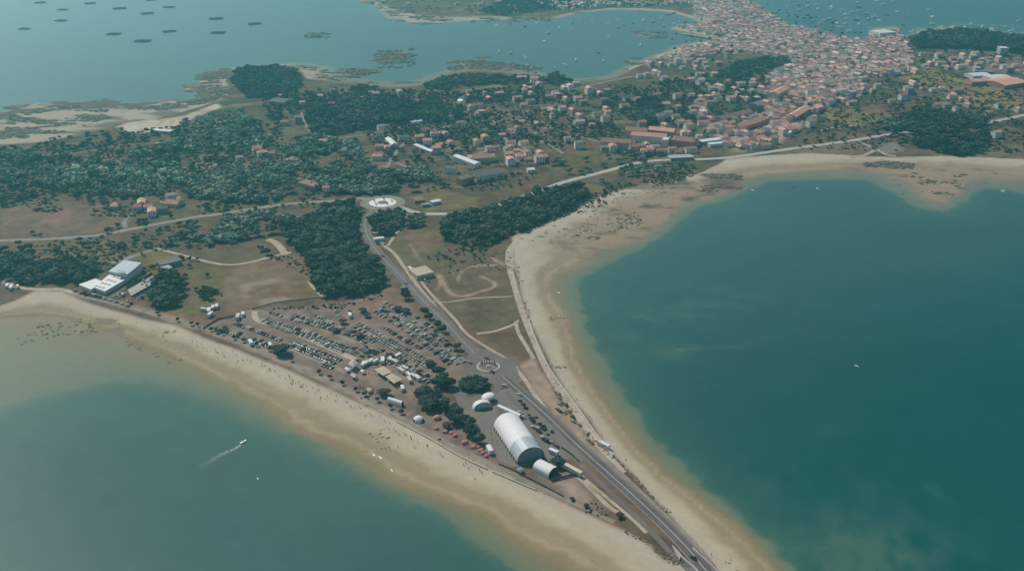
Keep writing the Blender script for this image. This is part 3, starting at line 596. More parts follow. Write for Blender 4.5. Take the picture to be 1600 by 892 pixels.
# ------------------------------------------------------------------ crowns
def ico(sub=1):
    import bmesh
    bm = bmesh.new(); bmesh.ops.create_icosphere(bm, subdivisions=sub, radius=1); V = np.array([v.co[:] for v in bm.verts]); Fc = np.array([[v.index for v in f.verts] for f in bm.faces]); bm.free(); return V, Fc
IV, IF = ico(2); IV1, IF1 = ico(1)
def crown(seed, r=1.0, h=1.0, leaves=150, leafs=.26, lobes=5, dense=True):
    """unit crown: displaced lobes with many leaf-spray faces round them; base at z=0, top near z=h*2"""
    g = np.random.default_rng(seed); V, Fq = [], []; nb = 0
    iv, iff = (IV, IF) if dense else (IV1, IF1)
    cs = [(0, 0, h * .95, .62)] + [(math.cos(a) * g.uniform(.35, .5), math.sin(a) * g.uniform(.35, .5), h * g.uniform(.65, 1.35), g.uniform(.36, .52)) for a in np.linspace(0, 6.28, lobes, endpoint=False) + g.uniform(0, 1)]
    tri = []
    for cx, cy, cz, rr in cs:
        n = 1 + .28 * np.sin(iv[:, 0] * 5 + cx * 9 + seed) * np.sin(iv[:, 1] * 6 + seed) + g.normal(0, .09, len(iv))
        V.append(iv * n[:, None] * rr * [1, 1, .9 * h] * r + [cx * r, cy * r, cz]); tri.append(iff + nb); nb += len(iv)
    tri = np.concatenate(tri); q = np.concatenate([tri, tri[:, 2:]], 1)
    LV = []
    for k in range(leaves):
        cx, cy, cz, rr = cs[g.integers(len(cs))]; d = g.normal(0, 1, 3); d /= np.linalg.norm(d); d[2] = abs(d[2]) * .9 - .15
        p = np.array([cx * r, cy * r, cz]) + d * rr * g.uniform(.85, 1.3) * [r, r, h]
        a = g.normal(0, 1, 3); a /= np.linalg.norm(a); b = np.cross(a, g.normal(0, 1, 3)); b /= np.linalg.norm(b) + 1e-9; s = leafs * g.uniform(.5, 1.2)
        LV += [p - a * s - b * s * .6, p + a * s - b * s * .4, p + a * s * .7 + b * s * .6, p - a * s * .8 + b * s * .5]
    LV = np.array(LV); lq = np.arange(len(LV)).reshape(-1, 4) + nb
    return np.concatenate(V + [LV]), q, lq
def crown_mesh(name, seed, m, **k):
    V, q, lq = crown(seed, **k); return mesh(name, V, [tuple(a[:3]) for a in q] + [tuple(a) for a in lq], [m])
CROWN = [crown_mesh('crown', s, 'leaf', h=hh, leaves=230, leafs=.16) for s, hh in ((1, .8), (2, .95), (3, .75), (4, 1.1), (5, .85))]
CROWN_B = [crown_mesh('crown', s, 'leaf_brown', h=.8, leaves=200, leafs=.16) for s in (11, 12)]
CROWN_P = [crown_mesh('crown', s, 'leaf_palm', h=.8, leaves=90, leafs=.25, lobes=4) for s in (21, 22)]
tk = MB(); tk.tube((0, 0, 0), (.03, .02, .9), .06, .035, 7); tk.tube((.02, .01, .55), (.3, .1, 1.1), .03, .015, 5); tk.tube((.02, .01, .6), (-.22, .2, 1.15), .03, .012, 5); tk.tube((.02, .01, .5), (-.1, -.3, 1.1), .03, .012, 5)
TRUNK = tk.me('trunk', ['bark'])
def tree(x, y, h, cr, kind='leaf', name='tree', label='', group=None, cat='tree', z=ZL):
    o = bpy.data.objects.new(name, None); C.objects.link(o); o.location = (x, y, z); o.rotation_euler = (0, 0, random.uniform(0, 6.3))
    o['category'] = cat; o['label'] = label
    if group: o['group'] = group
    cm = random.choice({'leaf': CROWN, 'brown': CROWN_B, 'palm': CROWN_P}[kind])
    add('trunk', TRUNK, parent=o, scale=(h * .6, h * .6, h * .5)); add('crown', cm, (0, 0, h * .22), parent=o, scale=(cr, cr, h * .40))
    return o
# woods: (phrase, polygon, spacing, height, tone)
WOODS = [
 ('wood of dense dark trees beside the curving main road', (470, 352, 500, 330, 545, 322, 560, 332, 556, 368, 566, 392, 588, 420, 603, 440, 600, 448, 560, 462, 515, 467, 492, 448, 482, 405, 455, 380, 436, 352), 6.6, (8, 13), .95),
 ('tree belt behind the excavated plot', (185, 390, 240, 372, 290, 354, 340, 342, 420, 335, 472, 350, 482, 388, 440, 368, 400, 376, 340, 384, 290, 390, 240, 386, 190, 394), 8, (6, 11), 1.1),
 ('wood behind the road on the western shore', (-30, 410, 20, 398, 60, 414, 150, 408, 156, 424, 140, 440, 100, 447, 40, 443, -30, 432), 7, (7, 11), 1.0),
 ('clump of trees beside the sports ground', (232, 472, 240, 445, 255, 428, 275, 432, 292, 444, 285, 466, 262, 484, 240, 484), 6, (7, 11), .95),
 ('trees behind the caravan cluster', (290, 464, 310, 452, 336, 455, 332, 468, 300, 470), 6.5, (5, 8), 1.1),
 ('scrubby wood on the western slope', (-40, 236, 40, 240, 92, 245, 98, 268, 88, 290, 60, 306, -40, 322), 9, (7, 11), 1.0),
 ('broad wood on the northern slope', (100, 264, 150, 252, 200, 246, 262, 226, 332, 205, 400, 195, 425, 218, 400, 246, 335, 248, 285, 262, 292, 300, 240, 312, 170, 304, 120, 306, 92, 298), 9.5, (7, 12), 1.1),
 ('open wood beyond the sandy clearing', (258, 206, 290, 190, 330, 182, 380, 172, 400, 195, 330, 205, 290, 214), 10, (6, 9), 1.15),
 ('wood around the red-roofed cottage', (285, 302, 292, 282, 330, 266, 380, 262, 445, 258, 470, 276, 462, 300, 430, 316, 380, 318, 300, 312), 8, (7, 11), 1.0),
 ('dark pine wood on the northern point', (362, 130, 372, 113, 430, 106, 466, 116, 470, 136, 440, 150, 385, 152), 7.5, (8, 12), .75),
 ('dense forest in the middle of the island', (480, 170, 540, 156, 600, 155, 660, 164, 722, 172, 724, 184, 690, 192, 600, 192, 552, 205, 510, 214, 482, 206), 7.5, (8, 13), .72),
 ('wood north of the white roundabout', (440, 232, 500, 212, 560, 228, 572, 258, 602, 272, 640, 268, 690, 282, 692, 296, 650, 304, 590, 304, 540, 306, 490, 296, 462, 268), 8, (7, 12), .95),
 ('grove between the white roundabout and the footpath', (580, 348, 600, 334, 628, 336, 628, 352, 606, 370, 586, 368), 6, (7, 10), 1.0),
 ('grove beside the footpath fork', (636, 340, 660, 338, 664, 352, 640, 358), 7, (6, 8), 1.15),
 ('long wood above the eastern beach', (692, 346, 750, 326, 800, 312, 850, 300, 900, 296, 922, 304, 890, 326, 850, 346, 800, 366, 755, 386, 718, 388, 696, 372), 7.6, (7, 12), .95),
 ('wood beside the housing estate', (862, 258, 930, 244, 1008, 232, 1040, 240, 1000, 252, 950, 262, 895, 276, 862, 276), 8.5, (7, 10), .9),
 ('wood below the coast highway', (930, 286, 960, 268, 1010, 258, 1085, 254, 1082, 268, 1010, 274, 950, 292, 905, 302), 8.5, (5, 9), .95),
 ('hedged trees north of the village', (690, 206, 730, 196, 800, 198, 836, 214, 812, 228, 770, 226, 700, 216), 9, (5, 8), 1.1),
 ('dark grove in the open fields', (988, 166, 1020, 156, 1036, 172, 1032, 190, 1008, 200, 988, 186), 7.5, (8, 12), .75),
 ('green park at the edge of the town', (1122, 118, 1145, 104, 1190, 92, 1232, 92, 1236, 102, 1190, 112, 1160, 124, 1130, 128), 9, (7, 11), .9),
 ('wood inside the highway bend', (1370, 200, 1400, 186, 1450, 168, 1485, 182, 1532, 184, 1542, 198, 1500, 206, 1440, 212, 1400, 210), 8, (8, 12), .78),
 ('wood below the highway bend', (1400, 222, 1440, 216, 1500, 208, 1545, 204, 1545, 226, 1510, 246, 1470, 240, 1430, 230), 8, (8, 12), .78),
 ('forested headland above the harbour', (1422, 70, 1440, 56, 1500, 50, 1560, 58, 1680, 66, 1680, 90, 1600, 86, 1560, 80, 1500, 76, 1430, 76), 9, (10, 16), .72),
 ('coastal trees on the northern shore', (658, 138, 690, 124, 735, 118, 800, 122, 850, 124, 862, 130, 800, 132, 735, 134, 690, 142), 8, (7, 10), .82),
 ('seaside trees by the rocky cove', (538, 148, 560, 136, 590, 138, 600, 150, 560, 156), 8.5, (6, 9), .95),
 ('trees on the far peninsula', (745, 20, 790, 2, 840, -8, 900, -4, 900, 12, 830, 20, 780, 26), 11, (7, 10), .95),
 ('trees in the far town gardens', (880, 10, 940, -6, 1020, -6, 1010, 10, 940, 12), 14, (6, 9), 1.0),
 ('seafront trees beside the harbour bay', (842, 128, 868, 118, 900, 130, 870, 134), 8, (7, 10), .8),
 ('dark trees between car park and tents', (650, 632, 660, 618, 676, 602, 682, 582, 694, 582, 702, 606, 696, 632, 680, 640, 655, 644), 5.2, (7, 10), .95),
 ('row of trees along the tent plaza', (690, 634, 702, 632, 722, 652, 742, 676, 752, 690, 742, 692, 722, 676, 700, 656, 684, 646), 5.2, (6, 9), .95),
]
SCATTER = [  # loose single trees over a region: (phrase, polygon, how many, height range)
 ('orchard plots above the village', (560, 200, 700, 190, 860, 170, 960, 200, 900, 235, 760, 235, 640, 262, 600, 250), 420, (4, 7)),
 ('gardens north of the housing estate', (860, 150, 1000, 140, 1110, 110, 1220, 120, 1160, 200, 1040, 205, 960, 180), 480, (4, 8)),
 ('plots along the northern shore', (400, 150, 540, 140, 700, 145, 840, 135, 860, 160, 740, 165, 560, 150, 480, 165, 430, 200), 420, (4, 8)),
 ('fields of the western slope', (90, 215, 260, 200, 440, 180, 440, 240, 300, 270, 200, 310, 210, 330, 60, 312, 0, 330, -20, 240), 520, (4, 8)),
 ('scrub around the excavated plot', (180, 380, 290, 392, 340, 420, 350, 470, 290, 470, 250, 425, 160, 410), 24, (3, 5)),
 ('fields between highway and town', (1240, 175, 1400, 120, 1600, 130, 1600, 200, 1400, 235, 1250, 235), 200, (4, 7)),
 ('meadow below the highway', (1430, 222, 1640, 200, 1640, 244, 1480, 244), 30, (4, 7)),
 ('meadow by the white roundabout', (640, 300, 760, 300, 820, 290, 840, 270, 700, 290), 34, (3, 6)),
 ('scrub by the eastern footpath', (665, 405, 700, 385, 780, 390, 740, 412, 690, 420), 26, (2, 4)),
 ('verge of the western road', (0, 385, 60, 392, 190, 375, 300, 345, 300, 350, 190, 390, 60, 410, 0, 400), 30, (4, 7)),
 ('roadside by the western road', (0, 368, 140, 362, 300, 334, 420, 316, 560, 308, 560, 318, 420, 328, 300, 350, 100, 376), 26, (4, 6)),
 ('coastal strip above the eastern beach', (900, 318, 960, 300, 1080, 272, 1080, 262, 960, 290), 26, (3, 5)),
 ('streets of the old town', (1040, 90, 1075, 0, 1170, 0, 1400, 62, 1420, 110, 1340, 140, 1230, 225, 1160, 230, 1200, 180, 1200, 125), 190, (5, 8)),
 ('gardens by the harbour houses', (1400, 70, 1600, 90, 1640, 130, 1450, 110), 80, (5, 8)),
 ('far peninsula gardens', (640, 22, 760, 24, 860, 18, 1060, 10, 1060, -20, 640, -30), 120, (5, 8)),
]
cand = []
def clear_of_roads(x, y):
    for ln, r in ((l1, 7), (l2, 6.5), (lh, 6), (lw, 6)):
        a = np.array(ln)
        if (((a - [x, y]) ** 2).sum(1)).min() < r * r: return False
    return True
for ph, poly, s, hh, tone in WOODS:
    for x, y in pts_in(P(*poly), s): 
        nz_ = float(fbm(np.array([x]), np.array([y]), 34, 3, 201)[0]); big = .80 + .9 * nz_
        gate = fbm(np.array([x]), np.array([y]), 55, 3, 231)[0]
        loose = any(t_ in ph for t_ in ('slope', 'clearing', 'cottage', 'north of the white', 'hedged', 'estate', 'coast highway', 'belt'))
        if random.random() < (.85 if loose and gate < .47 else .5 if nz_ < .33 else 0): continue
        cand.append((x, y, random.uniform(*hh) * (.75 + .5 * nz_), random.uniform(.46, .60) + (.22 if random.random() < .22 else 0), ph, (2.5 if loose else 1.4) * tone * big * random.uniform(.7, 1.3) * (.75 + 1.1 * max(0, gate - .42) * 2.2), 1))
for ph, poly, n, hh in SCATTER:
    q = pts_in(P(*poly), 6, .5); rng.shuffle(q)
    for x, y in q[:n]: cand.append((x, y, random.uniform(*hh), random.uniform(.45, .6), ph, random.uniform(.7, 1.35), 0))
cand = [c for c in cand if clear_of_roads(c[0], c[1])]
def vis(c): return (25 < pix(c[0], c[1])[0] < 1580) * c[2] / c[1] * (1.25 if not c[6] else 1)
cand.sort(key=lambda c: -vis(c))
n_single = 205
for x, y, h, k, ph, tone, wd in cand[:n_single]:
    tree(x, y, h, h * k, 'leaf', label=('dark green broadleaf tree in the ' if wd else 'small single green tree in the ') + ph, group='trees in the ' + ph)
tg = {}
for o in [o for o in C.objects if o.type == 'EMPTY' and o.name.split('.')[0] == 'tree']: tg.setdefault(o['group'], []).append(o)
for gname, l in tg.items():
    if len(l) <= 30:
        a = 'white roundabout' if l[0].location.y > 760 and l[0].location.x > -260 else 'sports hall' if l[0].location.x < -200 else 'small roundabout'
        pt = {'white roundabout': rb2, 'sports hall': at(185, 440), 'small roundabout': rb1}[a]
        l.sort(key=lambda o: math.hypot(o.location.x - pt[0], o.location.y - pt[1])); place = gname.replace('trees in the ', '', 1)
        for k, o in enumerate(l): o['label'] = ' '.join(f"tree in the {place}, {ordn(k)} to the {a}".split()[:16]) if len(l) > 1 else 'single green tree in the ' + place
CL = [crown(s, h=hh, leaves=46, leafs=.30, lobes=3, dense=False) for s, hh in ((31, .8), (32, 1.0), (33, .9), (34, .7), (35, 1.1), (36, .85))]
VV, QQ, TT = [], [], []; nb = 0
for x, y, h, k, ph, tone, wd in cand[n_single:]:
    V, q, lq = CL[random.randrange(6)]; a = random.uniform(0, 6.28); c_, s_ = math.cos(a), math.sin(a); cr = h * k * 1.08
    W = V * [cr, cr, h * .42]; W = np.stack([W[:, 0] * c_ - W[:, 1] * s_ + x, W[:, 0] * s_ + W[:, 1] * c_ + y, W[:, 2] + ZL + h * .1], 1)
    VV.append(W); QQ.append(q + nb); QQ.append(lq + nb); nb += len(W)
    b = (np.array([.024, .046, .036]) if tone < .7 else np.array([.042, .058, .042])) * tone * (1 + np.array([random.uniform(-.2, .45), 0, random.uniform(-.1, .1)])); TT.append(np.tile(b, (len(W), 1)) * rng.uniform(.75, 1.3, (len(W), 1)))
add('woodland', np_mesh('woodland', np.concatenate(VV), np.concatenate(QQ), 'wood_mass', np.concatenate(TT)), kind='stuff')
print('TREES', len(cand), nb)
oval = []
for k in range(34):
    a = k * 2.4; rr_ = 8.2 * math.sqrt((k + .5) / 34); o = tree(rb3[0] - 1 + math.cos(a) * rr_ * 1.15, rb3[1] + 1 + math.sin(a) * rr_ * 1.1, random.uniform(4.2, 5.4), random.uniform(2.4, 3.0), 'leaf', group='clipped dark trees filling the circular lane'); oval.append((o, ''))
rank_labels(oval, [('small roundabout', 763, 573), ('stage shell', 755, 634), ('dark trees by the car park', 685, 610)], 'dark tree in the oval clump, {rank} to the {anchor}')
big = [(o, '') for o in C.objects if o.type == 'EMPTY' and o.get('group', '').startswith('trees in the wood of dense dark')]
rank_labels(big, [('white roundabout', 598, 317), ('car park tip', 600, 455), ('excavated plot', 470, 400), ('sandy track end', 515, 467), ('main road bend', 568, 370), ('plot corner', 488, 445)], 'dark tree in the roadside wood, {rank} to the {anchor}')
# low scrub: bushes on plot borders and rough ground
VV, QQ, TT = [], [], []; nb = 0
B0 = crown(51, h=.6, leaves=14, leafs=.4, lobes=1, dense=False)
def scrub(poly, n, hh, c=(.05, .06, .035)):
    global nb
    q = pts_in(P(*poly), 3.2, .5); rng.shuffle(q); f = fbm(q[:, 0], q[:, 1], 35, 3, 13); q = q[f > .47][:n]
    for x, y in q:
        if not clear_of_roads(x, y): continue
        V, qq, lq = B0; h = random.uniform(*hh); W = V * [h * .9, h * .9, h * .6] + [x, y, ZL - .1]
        VV.append(W); QQ.append(qq + nb); QQ.append(lq + nb); nb += len(W); TT.append(np.tile(np.array(c) * random.uniform(.7, 1.5), (len(W), 1)))
for a in [((0, 240, 400, 190, 560, 300, 420, 330, 200, 340, 0, 330), 2200, (1.2, 3)), ((400, 150, 860, 140, 1000, 210, 700, 230, 560, 200), 2400, (1.2, 3)),
          ((860, 140, 1200, 115, 1200, 200, 950, 240), 1800, (1.2, 3)), ((1240, 180, 1420, 110, 1640, 130, 1640, 240, 1250, 235), 1800, (1.2, 3)),
          ((700, 395, 850, 350, 1085, 276, 1085, 262, 900, 310, 760, 392), 420, (1, 2.2)), ((0, 385, 300, 350, 230, 430, 0, 400), 260, (1, 2.5)),
          ((400, 395, 490, 380, 500, 440), 50, (1, 2)), ((640, 262, 700, 290, 850, 270, 860, 240), 200, (1, 2.4)),
          ((400, 483, 560, 473, 600, 455, 600, 462, 540, 482, 470, 484), 90, (.8, 2)), ((690, 412, 800, 392, 800, 420, 700, 430), 40, (.6, 1.6))]: scrub(*a)
for a in [((1022, 786, 1040, 800, 1078, 836, 1092, 858, 1080, 856, 1050, 826, 1022, 796), 420, (.7, 1.9), (.075, .062, .042)), ((806, 618, 822, 632, 900, 700, 905, 712, 880, 700, 830, 660), 260, (.8, 2.4), (.060, .062, .045)), ((995, 834, 1020, 828, 1050, 845, 1062, 870, 1040, 868), 360, (.7, 1.8), (.07, .058, .042)),
          ((838, 545, 846, 550, 905, 650, 930, 690, 970, 728, 966, 735, 920, 690, 880, 625), 340, (.5, 1.4), (.085, .068, .045)), ((806, 400, 812, 420, 836, 520, 858, 560, 850, 560, 828, 520, 806, 425), 90, (.4, 1.1), (.10, .085, .055)),
          ((870, 755, 905, 760, 960, 812, 920, 805), 60, (.5, 1.4), (.06, .055, .04)), ((560, 600, 640, 640, 660, 655, 640, 655, 560, 622), 60, (.4, 1.2), (.075, .07, .05))]: scrub(*a)
add('scrub', np_mesh('scrub', np.concatenate(VV), np.concatenate(QQ), 'wood_mass', np.concatenate(TT)), kind='stuff')

# single trees that stand out
palms = [(133, 461), (247, 492), (278, 502), (300, 508), (309, 510), (330, 517), (348, 523), (366, 530), (381, 534), (401, 541), (421, 548), (437, 555), (455, 564), (499, 584), (516, 592), (535, 601), (556, 611), (570, 618), (590, 627), (610, 638), (627, 646)]
its = []
for u, v in palms:
    o = tree(*at(u, v), 4.4, 1.9, 'palm', name='promenade_tree', group='small dark trees lining the beach promenade'); its.append((o, 'small dark round tree'))
rank_labels(its, [('sports hall', 185, 440), ('lone dark tree', 438, 556), ('long white beach marquee', 618, 636)], 'small dark promenade tree, {rank} to the {anchor}')
for u, v, h, cr, kd, lb in [(440, 553, 9, 7.5, 'leaf', 'big dark green tree alone at the seaward edge of the car park'), (433, 549, 7, 5, 'leaf', 'dark green tree joined to the big lone tree on its inland side'),
  (634, 467, 10, 5, 'leaf', 'tall dark tree between the car park tip and main road'), (632, 460, 8, 4, 'leaf', 'smaller dark tree behind the tall roadside tree'), (664, 492, 8, 4, 'leaf', 'dark roadside tree beside the upper rows of cars'), (671, 498, 7, 3.4, 'leaf', 'dark roadside tree, seaward one of the upper roadside pair'),
  (684, 512, 7, 3.6, 'leaf', 'dark roadside tree halfway along the car park verge'), (692, 519, 7, 3.6, 'leaf', 'dark roadside tree, seaward one of the middle verge pair'), (714, 546, 7, 3.6, 'brown', 'bronze-leaved tree on the verge close to the small roundabout'),
  (622, 486, 5, 4.5, 'brown', 'broad bronze tree at the top row of cars'), (634, 489, 5, 4.5, 'brown', 'broad bronze tree next to the roadside grass'), (567, 487, 4.5, 4, 'brown', 'bronze tree at the head of the middle rows'), (574, 495, 4.5, 3.4, 'brown', 'small bronze tree below the bronze tree at the row head'),
  (536, 505, 5, 3.6, 'brown', 'round bronze tree above the lilac-lit row of cars'), (562, 528, 5, 3.6, 'brown', 'bronze tree between two rows near the car park centre'), (524, 519, 4, 3.6, 'brown', 'low bronze tree in the curving row of cars'), (547, 490, 4, 1.8, 'brown', 'little bronze tree beside the white camper at the top'),
  (600, 617, 6, 5, 'brown', 'dark bronze tree beside the long white beach marquee'), (657, 584, 4, 2.8, 'brown', 'round bronze tree at the seaward end of the car rows'), (615, 559, 4, 2.6, 'brown', 'bronze tree among the cars behind the beige canopies'), (671, 571, 6, 4, 'brown', 'bronze tree behind the dark trees at the row end'),
  (872, 728, 6, 4.6, 'leaf', 'dark round tree between the small white marquee and cream trailer'), (748, 692, 7, 4.2, 'leaf', 'dark tree at the end of the plaza tree row'), (968, 808, 4, 2.6, 'brown', 'small reddish bush tree at the tip of the dune plot'), (916, 792, 2.6, 1.9, 'brown', 'low bronze bush tree on the dune edge'),
  (894, 781, 2.4, 1.7, 'brown', 'bronze bush tree inland of the dune edge one'), (698, 668, 4.4, 3.6, 'brown', 'dark round tree among the red dome tents'), (418, 398, 8, 4.2, 'leaf', 'tall dark tree beside the sandy track bend'), (408, 392, 7, 4, 'leaf', 'dark tree just inland of the sandy track bend'), (632, 336, 7, 2.6, 'leaf', 'narrow dark tree where the footpath meets the road'),
  (125, 378, 6, 3.6, 'leaf', 'dark bushy tree in the field below the western road'), (168, 364, 7, 3.6, 'leaf', 'dark tree touching the western road'), (30, 384, 7, 4, 'leaf', 'dark tree below the western road near the frame edge'), (45, 390, 8, 5, 'leaf', 'large dark tree below the western road'), (192, 310, 7, 5, 'leaf', 'big dark tree behind the walled bungalow'),
  (340, 520, 3.5, 2.6, 'leaf', 'dark tree at the first row of camper vans'), (352, 514, 3.5, 2.6, 'leaf', 'dark tree inland of the first camper vans'), (376, 524, 3.5, 2.4, 'brown', 'bronze tree between white camper vans'), (410, 535, 3.5, 2.4, 'brown', 'bronze tree next to the last camper vans')]:
    tree(*at(u, v), h, cr, kd, label=lb)

# ------------------------------------------------------------------ cars
def car_meshes():
    b = MB(); b.prism([(-2.1, .3), (2.1, .3), (2.15, .75), (1.2, .92), (-1.6, .95), (-2.1, .8)], -.86, .86)
    b.prism([(-1.5, .93), (.95, .90), (.25, 1.42), (-1.0, 1.45)], -.72, .72)
    body = b.me('car_body', ['car'])
    g = MB(); g.prism([(-1.42, .98), (.86, .95), (.24, 1.36), (-.96, 1.38)], -.735, .735); g.prism([(-1.53, .97), (-1.50, .95), (-1.04, 1.40), (-1.08, 1.42)], -.62, .62); g.prism([(.98, .92), (.95, .9), (.30, 1.38), (.33, 1.40)], -.62, .62)
    glass = g.me('windows', ['window'])
    v = MB(); v.prism([(-2.6, .35), (2.6, .35), (2.65, 1.0), (2.1, 1.35), (1.7, 2.35), (-2.6, 2.4)], -1.0, 1.0)
    van = v.me('van_body', ['car'])
    vg = MB(); vg.prism([(2.12, 1.38), (2.16, 1.36), (1.78, 2.2), (1.74, 2.22)], -.85, .85); vg.box(-1.015, .8, 1.4, 1.015, 1.75, 2.05)
    vglass = vg.me('windows', ['window'])
    wv = MB()
    for k in range(10):
        pass
    wm = MB(); prof = [(math.cos(a) * .32, .32 + math.sin(a) * .32) for a in np.linspace(0, 2 * math.pi, 10, endpoint=False)]; wm.prism(prof, -.1, .1)
    return body, glass, van, vglass, wm.me('wheel', ['tyre'])
CB, CG, VB, VG, WH = car_meshes()
CAR_COL = [('white', (.46, .44, .40), 5), ('silver', (.29, .265, .23), 7), ('grey', (.16, .145, .13), 5), ('black', (.045, .042, .04), 5), ('dark blue', (.05, .055, .08), 1), ('dark red', (.14, .025, .02), 1), ('beige', (.30, .25, .19), 5)]
def car(x, y, rz, colr=None, van=False, wheels=False, z=ZL):
    c = colr or random.choices(CAR_COL, [k[2] for k in CAR_COL])[0]
    o = add('parked_van' if van else 'parked_car', VB if van else CB, (x, y, z), rz, cat='van' if van else 'car', color=c[1])
    add('windows', VG if van else CG, parent=o)
    if wheels:
        for sx in (-.8, .8):
            for sy in (-1.35, 1.3): add('wheel', WH, (sx, sy * (1.2 if van else 1), 0), parent=o)
    return o, f"{c[0]} {'van' if van else 'car'}"
ROWS = [('seaward inland row', (367, 506, 400, 517, 441, 533), 0, 1.0), ('camper row by the promenade', (338, 514, 380, 528, 424, 542), .5, .9),
 ('curving row', (415, 500, 445, 512, 487, 525, 543, 549), 2, .95), ('row past the big lone tree', (458, 538, 490, 551, 528, 566), 2, .95),
 ('short inland row', (424, 489, 442, 495), 0, 1), ('winding upper row', (452, 497, 487, 507, 521, 516, 555, 526, 574, 538), 1, .85), ('short upper row', (494, 492, 519, 506), 0, 1), ('stub row', (526, 486, 533, 501), 0, .7),
 ('long double row', (556, 508, 600, 531, 640, 553, 674, 571), 2, 1), ('fourth double row', (588, 484, 630, 508, 665, 533, 706, 567), 2, .75), ('single middle row', (598, 511, 632, 531, 660, 546), 0, .8),
 ('upper double row', (598, 475, 640, 503, 680, 530, 722, 569), 2, .72), ('roadside row', (645, 491, 665, 505, 690, 525, 712, 550), 0, .6), ('row behind the beige canopies', (596, 560, 630, 577, 668, 598), 1, .7),
 ('row behind the lilac tents', (590, 545, 612, 556, 650, 572), 0, .6), ('short seaward row', (506, 570, 520, 576), 0, 1), ('bend row', (552, 553, 575, 540), 1, .9), ('link row', (574, 560, 590, 550), 1, .7), ('canopy side row', (548, 570, 560, 562), 0, .7)]
slots = []
for nm, pts, typ, dens in ROWS:
    ln = P(*pts); tot = 0
    for i in range(len(ln) - 1):
        a, b = Vector(ln[i]), Vector(ln[i + 1]); d = b - a; Ls = d.length; d.normalize(); n = Vector((-d.y, d.x)); k = 0.0
        while k < Ls:
            for off in ((0,) if typ < 1 else (0, 5.6) if typ == 1 else (-2.9, 2.9)):
                if random.random() < dens:
                    p = a + d * (k + random.uniform(-.25, .25)) + n * (off + random.uniform(-.4, .4)); th = math.atan2(n.y, n.x) - math.pi / 2 + random.uniform(-.06, .06) + (math.pi if random.random() < .5 else 0)
                    slots.append((p.x, p.y, th, nm, random.random() < (.4 if 'camper' in nm else .07)))
            k += 2.75
    
LOTS = [('lot by the sports hall', [(118, 456), (127, 459), (136, 461), (146, 463), (154, 465), (164, 468), (173, 470), (182, 473), (191, 476), (200, 479)], 1.25), ('yard beside the ball court', [(179, 463), (184, 461), (188, 458), (192, 454), (197, 451), (186, 465), (192, 462), (196, 459), (208, 466), (215, 467), (222, 465), (199, 470), (205, 474)], .3),
 ('ball court', [(222, 444), (226, 441), (231, 440), (234, 436), (236, 438), (229, 446), (224, 438)], .4), ('sandy apron by the eastern track', [(871, 616), (874, 622), (874, 632), (882, 632), (871, 640), (874, 643), (882, 645), (888, 643), (895, 652), (896, 659), (905, 664), (920, 688), (924, 691)], .6),
 ('plaza parking strip', [(812, 645), (818, 652), (833, 668), (838, 671), (842, 675), (848, 684), (852, 689), (815, 648), (862, 692), (870, 698)], .7),
 ('main road', [(598, 401), (634, 443), (760, 560), (769, 582), (789, 603), (734, 567), (811, 617), (1083, 872), (583, 352), (577, 344), (590, 382)], .75), ('footpath car bays', [(666, 445), (669, 440), (664, 438), (645, 428)], .2)]
for nm, pts, ang in LOTS:
    for u, v in pts: x, y = at(u, v); slots.append((x, y, ang + (random.random() - .5) * .15, nm, random.random() < .15))
random.seed(5)
road_slots = [s for s in slots if s[3] in [l[0] for l in LOTS]]; rest = [s for s in slots if s not in road_slots]
rest.sort(key=lambda s: s[1]); keep = road_slots + rest[:300 - len(road_slots)]; more = rest[300 - len(road_slots):]
print('CARS', len(slots))
ANCH_CAR = {'main road': 'white roundabout', 'ball court': 'sports hall'}
byrow = {}
for s in keep:
    o, look = car(s[0], s[1], s[2], van=s[4], wheels=s[1] < 640 or s[3] == 'main road', z=ZL + (.066 if s[3] == 'main road' else .03 if s[3] in ('plaza parking strip',) else 0))
    o['group'] = 'vehicles of the ' + s[3]; byrow.setdefault((s[3], look), []).append((Vector((s[0], s[1])) - Vector(at(763, 573)), o))
for (nm, look), l in byrow.items():
    l.sort(key=lambda q: q[0].length)
    for k, (_, o) in enumerate(l): o['label'] = f"{look} {'on' if nm in ('main road', 'ball court', 'sandy apron by the eastern track') else 'in'} the {nm}, {ordn(k)} to small roundabout"
if more:
    VV, QQ = MB(), None; cb = np.array([v.co[:] for v in CB.vertices]); fcs = [tuple(p.vertices) for p in CB.polygons]; Vs, Fs, Ts = [], [], []; nb = 0
    for x, y, th, *_ in more:
        c = random.choices(CAR_COL, [k[2] for k in CAR_COL])[0][1]; c_, s_ = math.cos(th), math.sin(th)
        Vs.append(np.stack([cb[:, 0] * c_ - cb[:, 1] * s_ + x, cb[:, 0] * s_ + cb[:, 1] * c_ + y, cb[:, 2] + ZL], 1)); Fs += [tuple(i + nb for i in f) for f in fcs]; Ts.append(np.tile(c, (len(cb), 1))); nb += len(cb)
    me = mesh('parked_cars', np.concatenate(Vs), Fs, ['town']); a = me.color_attributes.new('tint', 'FLOAT_COLOR', 'POINT'); a.data.foreach_set('color', np.concatenate([np.concatenate(Ts), np.ones((nb, 1))], 1).astype(np.float32).ravel())
    add('parked_cars', me, kind='stuff')
